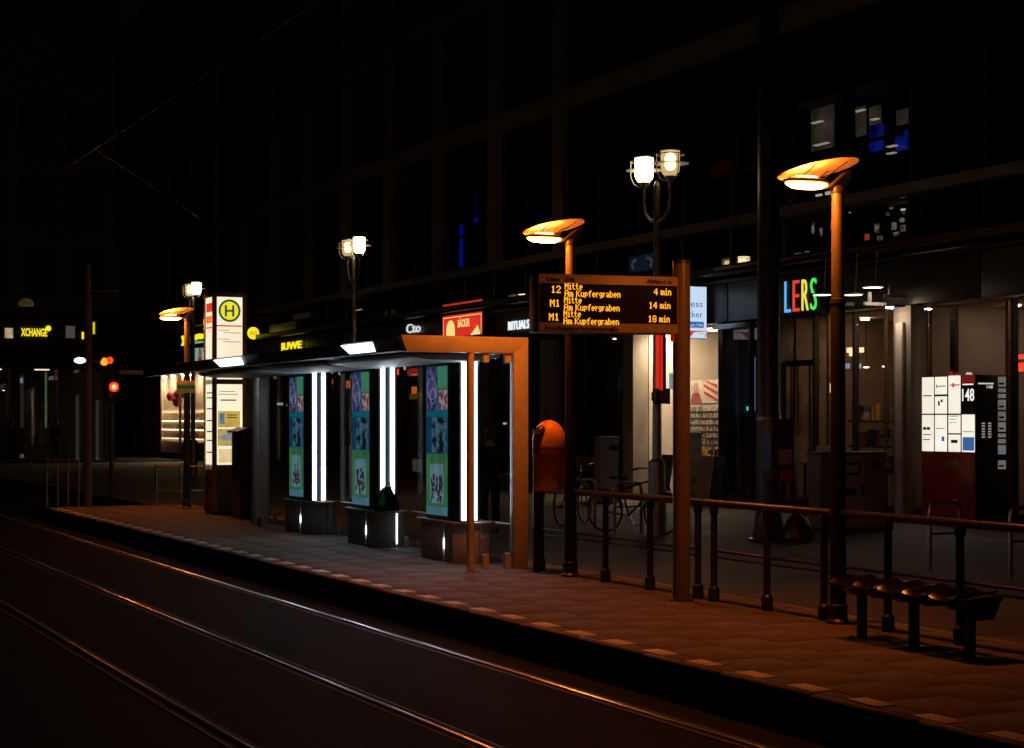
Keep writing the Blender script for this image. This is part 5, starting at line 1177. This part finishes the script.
# ---- house-number cabinet 148
def house_cabinet():
    d0 = 19.35; t0 = t_at(975, d0); D = depth_at(975, d0); Lt = 1.36; Wd = 0.7
    S = thing('house_number_cabinet', 'red cabinet with lit company plates and number 148', 'information cabinet', (d0, t0, GZ - 0.005))
    Z = lambda y: EYE + (HOR - y) * D / F - GZ + 0.005
    top = Z(374.5); zl = Z(453.5)
    P('lower_body', REDP, S, lambda b: b.box(0.0, Wd, 0.0, Lt, 0.0, zl - 0.01), bevel=0.006)
    P('upper_body', MATTB, S, lambda b: b.box(0.012, Wd, 0.0, Lt, zl - 0.009, top), bevel=0.006)
    P('end_panel', DGREEN, S, lambda b: b.box(0.002, Wd - 0.002, -0.02, -0.0005, 0.02, top - 0.005), bevel=0.004)
    PLT = emi('plate_white', (1.0, 0.93, 0.8), 0.98, var=0.1, scale=2)
    sx = Lt / (425 - 95.0); Y = lambda px: (428 - px) * sx; ZZ = lambda py: Z(350 + py / 6.235)
    k1 = mat('plate_ink', (0.05, 0.05, 0.06), 0.5); kb = emi('plate_blue2', (0.05, 0.16, 0.45), 0.7); kr = emi('plate_red2', (0.7, 0.05, 0.04), 0.7)
    cells = [(100,172,160,395),(100,172,404,638),(182,255,160,272),(182,255,285,395),(182,255,404,638),(267,338,155,395),(267,338,405,520),(267,338,529,638),(349,424,402,638)]
    for i, (a, c, ya, yb) in enumerate(cells):
        p = P('lit_plate', PLT, S, lambda b: b.box(-0.004, 0.0125, Y(c), Y(a), ZZ(yb), ZZ(ya)), bevel=0.003)
        mk = lambda m, u0, u1, y0, y1: P('print', m, p, lambda b: b.box(-0.007, -0.0042, Y(u1), Y(u0), ZZ(y1), ZZ(y0)))
        g = mat('plate_ink_grey', (0.3, 0.28, 0.27), 0.5)
        if i == 0: mk(g, 108, 164, 276, 283)
        if i == 1: mk(k1, 108, 128, 482, 500); mk(k1, 132, 152, 482, 500); mk(g, 108, 160, 528, 533); mk(g, 108, 150, 560, 566)
        if i == 2: mk(kr, 190, 198, 210, 230); mk(g, 203, 250, 217, 223)
        if i == 3: mk(g, 203, 214, 315, 345); mk(g, 220, 232, 305, 322)
        if i == 4: mk(kb, 226, 242, 542, 572); mk(g, 190, 245, 488, 492)
        if i == 5: mk(kr, 278, 336, 211, 219); mk(kr, 292, 304, 203, 229)
        if i == 6: mk(g, 276, 330, 410, 414); mk(g, 276, 315, 432, 435); mk(g, 276, 318, 452, 455)
        if i == 7: mk(k1, 284, 324, 562, 582)
        if i == 8: mk(kb, 356, 424, 544, 628); mk(g, 358, 420, 508, 512)
    n = P('number_plate', mat('number_plate_dark', (0.03, 0.03, 0.03), 0.4), S, lambda b: b.box(-0.004, 0.0125, Y(424), Y(349), ZZ(395), ZZ(208)))
    P('red_plate', emi('plate_red3', (0.35, 0.02, 0.015), 0.4), S, lambda b: b.box(-0.0045, 0.0125, Y(424), Y(349), ZZ(204), ZZ(153)))
    nw = emi('number_white', (1.0, 0.97, 0.92), 0.95)
    text('lettering', '148', nw, n, (-0.0045, Y(353), ZZ(316)), (0,-1,0), (0,0,1), ZZ(240) - ZZ(316), Y(353) - Y(424), 0.01, 0.004)
    P('print', nw, n, lambda b: b.box(-0.007, -0.0042, Y(420), Y(355), ZZ(217), ZZ(209)))
    # end panel: number, bells, name plates
    U = lambda px: (px - 430) / (648 - 430.0) * Wd
    nwd = mat('pale_print', (0.8, 0.78, 0.74), 0.5)
    text('lettering', '148', emi('number_dim', (1, 0.95, 0.88), 0.55), S, (U(503), -0.021, ZZ(238)), (1,0,0), (0,0,1), ZZ(220) - ZZ(238), U(543) - U(503), 0.01, 0.004)
    P('print', emi('number_dim', (1, 0.95, 0.88), 0.55), S, lambda b: b.box(U(445), U(548), -0.0245, -0.0205, ZZ(213), ZZ(204)))
    for i in range(6):
        for x in (470, 512): P('bell', emi('bell_plate', (0.9, 0.85, 0.7), 0.3), S, lambda b: b.box(U(x), U(x + 19), -0.028, -0.0205, ZZ(462 + 17*i), ZZ(453 + 17*i)))
    P('camera_window', MATTB, S, lambda b: b.box(U(462), U(490), -0.026, -0.0205, ZZ(612), ZZ(582)))
    for ya, yb in ((165,228),(238,262),(273,298),(310,372),(383,440),(450,510),(522,545),(556,583),(594,652),(690,745)):
        q = P('name_plate', emi('name_plate_pale', (0.9, 0.85, 0.78), 0.16, base=(0.5, 0.5, 0.48), var=0.4, scale=4), S, lambda b: b.box(U(578), U(630), -0.027, -0.0205, ZZ(yb), ZZ(ya)), bevel=0.002)
        if yb - ya > 40: P('print', kb if ya == 594 else k1, q, lambda b: b.box(U(582), U(616), -0.030, -0.0272, ZZ(yb - 14), ZZ(yb - 26)))
    P('letter_slot', GALV, S, lambda b: b.box(-0.012, -0.0005, Y(325), Y(260), ZZ(738), ZZ(694)), bevel=0.003)
house_cabinet()

# ================================================================== EXCHANGE BUILDING ACROSS THE END
XT = 74.0; XA, XB = 8.5, d_at(118, XT)
xb = thing('exchange_building', 'dark building across the street end with yellow exchange sign', 'building', (XA, XT, 0.13))
def X(name, m, x0, x1, y0, y1, z0, z1, parent=xb, bevel=0.0): return W(name, m, x0, x1, y0, y1, z0, z1, parent, bevel, (XA, XT, 0.13))
X('core_wall', DARKW, XA, XB, XT + 3, XT + 12, 0.13, 28)
X('upper_wall', STONE, XA, XB, XT, XT + 2.99, 6.4, 28)
X('fascia', FMET, XA, XB, XT - 0.3, XT + 2.98, 4.1, 5.05); X('sign_band', DARKW, XA, XB, XT - 0.1, XT + 2.98, 5.06, 6.39)
for i in range(int((XB - XA)/2) + 1):
    x = XA + 2*i; X('column', STONE, x - 0.2 if i else x, x + 0.2, XT - 0.05, XT + 0.35, 0.13, 4.09)
    for k in range(3):
        if x + 1.7 < XB: X('window_pane', FGL, x + 0.3, x + 1.7, XT - 0.02, XT - 0.005, 7.2 + 3*k, 9.2 + 3*k)
    if x + 1.8 < XB: X('shop_window', SGL, x + 0.21, x + 1.79, XT + 0.1, XT + 0.11, 0.3, 4.08)
def xg(x0, x1, y0, y1, m, name, t=XT + 0.4):
    a, c, z0, z1 = trect(x0, x1, y0, y1, t); X(name, m, a, c, t, t + 0.05, z0, z1)
xg(1, 50, 459.5, 463.5, mat('pale_step', (0.35, 0.3, 0.26), 0.7), 'step', XT - 0.9)
xg(45, 47, 372, 428, emi('green_slit', (0.25, 0.4, 0.25), 0.28, var=0.4), 'light_slit'); xg(10, 15, 380, 386, emi('blue_white', (0.4, 0.5, 0.9), 0.4), 'light_patch'); xg(18, 23, 378, 383, emi('blue_white', (0.4, 0.5, 0.9), 0.4), 'light_patch')
xg(2, 10, 353, 357, emi('warm_patch', (1.0, 0.75, 0.45), 0.5, var=0.5, scale=4), 'light_patch'); xg(27, 29, 353, 356, emi('green_spot', (0.1, 0.5, 0.15), 0.4), 'light_patch'); xg(37, 39, 353, 356, emi('green_spot', (0.1, 0.5, 0.15), 0.4), 'light_patch')
xg(14, 24, 375, 428, emi('grey_glow', (0.3, 0.28, 0.25), 0.06, var=0.5), 'glowing_partition', XT + 1.2); xg(8, 24, 430, 456, DARKW, 'counter', XT + 1.0); xg(16, 24, 454, 458, emi('pale_patch', (0.6, 0.45, 0.35), 0.14), 'light_patch')
xg(110, 113, 418, 436, emi('orange_patch', (0.5, 0.14, 0.04), 0.15), 'light_patch'); xg(107, 114, 455, 462, emi('green_patch', (0.1, 0.2, 0.08), 0.08), 'light_patch'); xg(110, 112, 441, 443, emi('blue_patch', (0.1, 0.2, 0.9), 0.9), 'light_patch'); xg(76, 79, 395, 460, emi('slit_grey', (0.4, 0.38, 0.32), 0.07), 'light_slit'); xg(96, 99, 400, 460, emi('slit_grey', (0.4, 0.38, 0.32), 0.07), 'light_slit')
# sign letters
a, c, z0, z1 = trect(21, 47, 328.5, 336, XT - 0.14)
S = thing('exchange_sign', 'yellow lit lettering XCHANGE on the far dark building', 'shop sign', (a, XT - 0.14, z0))
text('lettering', 'XCHANGE', YW, S, (0, -0.01, 0), (1,0,0), (0,0,1), z1 - z0, c - a, 0.03, 0.03)
P('rail', FMET, S, lambda b: b.box(-0.05, c - a + 0.05, 0.0, 0.038, 0.08, 0.14))
def dot(b): b.m = Matrix.Translation((c - a + 0.05, -0.01, (z1 - z0)*1.05)) @ Matrix.Rotation(math.pi/2, 4, 'X'); b.lathe([(0, 0), (0.12, 0), (0.12, 0.03), (0, 0.03)], n=18)
P('dot', YW, S, dot)
xg(5, 13, 328, 338, emi('warm_patch', (1.0, 0.75, 0.45), 0.5, var=0.5, scale=4), 'light_patch', XT - 0.16); xg(66, 75, 326, 338, emi('grey_window', (0.5, 0.4, 0.33), 0.12), 'lit_window', XT - 0.16); xg(82, 85.5, 332, 339, YW, 'yellow_patch', XT - 0.16); xg(93, 95, 322, 334, emi('yellow_dim', (1.0, 0.8, 0.02), 0.6), 'yellow_patch', XT - 0.16)
def hanging_lamp():
    t = XT - 3; dd = d_at(26, t); D = dd*SI + t*CO; z = EYE + (HOR - 303) * D / F
    L = thing('hanging_lamp', 'dull yellowish shade lamp hanging above the exchange sign', 'lamp', (dd, t, z))
    P('shade', emi('dull_shade', (0.5, 0.4, 0.12), 0.07, var=0.4, scale=3), L, lambda b: b.lathe([(0.3,-0.12),(0.33,0.0),(0.2,0.14),(0.05,0.2),(0.0,0.2)], n=20))
    P('cable', STEEL, L, lambda b: b.tube([(0,0,0.2),(0,3.0,0.9)], 0.015, 6))
hanging_lamp()
for x in (XA + 1, XA + 3, XA + 5): X('ceiling_lamp', emi('added_exchange_lamp', (1.0, 0.75, 0.5), 1.8), x, x + 0.6, XT + 0.9, XT + 1.1, 4.04, 4.08)  # ceiling lamps added to brighten the step in front

# ================================================================== PEOPLE
def skin_mesh(joints, edges, name):
    me = bpy.data.meshes.new(name); me.from_pydata([j[0] for j in joints], edges, [])
    o = bpy.data.objects.new(name, me); COL.objects.link(o)
    md = o.modifiers.new('s', 'SKIN'); md.use_smooth_shade = True
    for v, j in zip(me.skin_vertices[0].data, joints): v.radius = j[1] if isinstance(j[1], tuple) else (j[1], j[1])
    me.skin_vertices[0].data[0].use_root = True
    o.modifiers.new('u', 'SUBSURF').levels = 2
    dg = bpy.context.evaluated_depsgraph_get(); m2 = bpy.data.meshes.new_from_object(o.evaluated_get(dg))
    bpy.data.objects.remove(o); m2.polygons.foreach_set('use_smooth', [True]*len(m2.polygons)); m2.name = name
    return m2
def person(label, loc, rz, coat, trousers, hairc, scale=1.0, arm=0.0):
    T = thing('person', label, 'person', loc, rz, group=None); T.scale = (scale,)*3
    # body: pelvis root, spine, neck, head; legs and arms
    J = [((0,0,0.95),(0.13,0.10)), ((0,0,1.18),(0.12,0.09)), ((0,0,1.40),(0.14,0.10)), ((0,0.0,1.50),(0.055,0.055)), ((0,-0.01,1.56),(0.055,0.06)), ((0,-0.015,1.66),(0.075,0.09)), ((0,-0.01,1.745),(0.05,0.06))]
    E = [(0,1),(1,2),(2,3),(3,4),(4,5),(5,6)]
    def chain(root, pts):
        p = root
        for c in pts: J.append(c); E.append((p, len(J)-1)); p = len(J)-1
        return p
    for s in (-1, 1):
        chain(0, [((s*0.09,0,0.86),0.085), ((s*0.10,-0.01,0.50),0.058), ((s*0.105,0.02,0.28),0.052), ((s*0.11,0.03,0.09),0.038), ((s*0.12,-0.06,0.045),(0.042,0.035)), ((s*0.125,-0.16,0.035),(0.035,0.025))])
        w_ = chain(2, [((s*0.17,0,1.41),0.06), ((s*0.22,0.01,1.16),0.043), ((s*0.22,-0.06 - arm,0.94 + arm*0.6),0.034), ((s*0.22,-0.10 - arm,0.87 + arm*0.6),(0.030,0.02))])
        for k in range(4):
            x = s*0.22 + (k - 1.5)*0.018; chain(w_, [((x, -0.13 - arm, 0.83 + arm*0.6), 0.009), ((x, -0.145 - arm, 0.795 + arm*0.6 - 0.006*(k in (1, 2))), 0.008)])
        chain(w_, [((s*0.185, -0.12 - arm, 0.86 + arm*0.6), 0.010), ((s*0.178, -0.145 - arm, 0.84 + arm*0.6), 0.009)])
    me = skin_mesh(J, E, 'body'); me.materials.append(mat('skin_tone', (0.45, 0.28, 0.2), 0.55, var=0.08))
    o = bpy.data.objects.new('body', me); COL.objects.link(o); o.parent = T
    # clothing slightly larger than the body
    def cloth(name, J2, E2, m):
        me = skin_mesh(J2, E2, name); me.materials.append(m); o = bpy.data.objects.new(name, me); COL.objects.link(o); o.parent = T
    cloth('coat', [((0,0,1.10),(0.165,0.125)), ((0,0,0.80),(0.185,0.15)), ((0,0,1.40),(0.165,0.12)), ((0,0,1.485),(0.085,0.085))] + [q for s in (-1, 1) for q in (((s*0.185,0,1.41),0.085), ((s*0.235,0.01,1.16),0.066), ((s*0.23,-0.055 - arm,0.955 + arm*0.6),0.052))],
          [(0,1),(0,2),(2,3),(2,4),(4,5),(5,6),(2,7),(7,8),(8,9)], coat)
    cloth('trousers', [((0,0,0.92),(0.14,0.11))] + [q for s in (-1, 1) for q in (((s*0.095,0,0.84),0.098), ((s*0.102,-0.01,0.50),0.075), ((s*0.108,0.025,0.13),0.062))], [(0,1),(1,2),(2,3),(0,4),(4,5),(5,6)], trousers)
    for s in (-1, 1):
        b = MB(); b.lathe([(0.0,0.0),(0.9,0.0),(1.0,0.2),(0.9,0.6),(0.5,0.95),(0.0,1.0)], n=16)
        oo = b.build('shoe', BLACK, T); 
        for v in oo.data.vertices: v.co = Vector((s*0.118 + v.co.x*0.05, -0.055 + v.co.y*0.135, v.co.z*0.10 - 0.002))
    b = MB(); b.lathe([(0.0, 0.125), (0.05, 0.115), (0.09, 0.07), (0.098, 0.0), (0.09, -0.07), (0.07, -0.13), (0.05, -0.12), (0.0, -0.10)], n=20)
    oo = b.build('hair', hairc, T)
    for v in oo.data.vertices: v.co = Vector((v.co.x*0.92, v.co.y*1.0 + 0.018 + 0.02*max(0, -v.co.z*6), v.co.z + 1.695))
    # simple facial features on the front (-Y)
    nose = MB(); nose.lathe([(0.0,0.022),(0.01,0.0),(0.013,-0.014),(0.0,-0.018)], (0,0,0), 10); n_ = nose.build('nose', MATS['skin_tone'], T)
    for v in n_.data.vertices: v.co = v.co + Vector((0, -0.107, 1.655))
    for s in (-1, 1):
        e = MB(); e.lathe([(0.0,0.007),(0.011,0.0),(0.0,-0.007)], (0,0,0), 10); q = e.build('eye', BLACK, T)
        for v in q.data.vertices: v.co = v.co + Vector((s*0.032, -0.095, 1.678))
        e = MB(); e.lathe([(0.0,0.03),(0.014,0.012),(0.012,-0.014),(0.0,-0.028)], (0,0,0), 10); q = e.build('ear', MATS['skin_tone'], T)
        for v in q.data.vertices: v.co = v.co + Vector((s*0.083, -0.005, 1.665))
    b = MB(); b.box(-0.022, 0.022, -0.102, -0.088, 1.612, 1.62); b.build('mouth', mat('lip', (0.3, 0.1, 0.09), 0.5), T, bevel=0.003)
    return T
BLK = mat('black_cloth', (0.012, 0.012, 0.014), 0.85, var=0.25, scale=14, bump=0.15); NVY = mat('dark_blue_cloth', (0.015, 0.018, 0.03), 0.85, var=0.25, scale=14, bump=0.15); HB = mat('dark_hair', (0.015, 0.01, 0.008), 0.5, var=0.3, scale=30)
person('person in a black coat seen from behind through the shelter glass', (11.6, t_at(490, 11.6), GZ - 0.003), math.radians(170), BLK, NVY, HB, 0.95)
person('person in dark blue half hidden behind the near white light tubes', (11.9, t_at(473, 11.9), GZ - 0.003), math.radians(-150), NVY, BLK, HB, 0.93)
person('small distant person in black before the exchange shop', (d_at(12, XT - 0.4), XT - 0.4, 0.137), math.radians(10), BLK, BLK, HB, 0.98, 0.05)
person('small distant person at the far shop, near the traffic signal', (d_at(56, XT - 0.7), XT - 0.7, 0.137), math.radians(-60), mat('dark_red_cloth', (0.06, 0.015, 0.015), 0.85), BLK, HB, 1.0, 0.1)
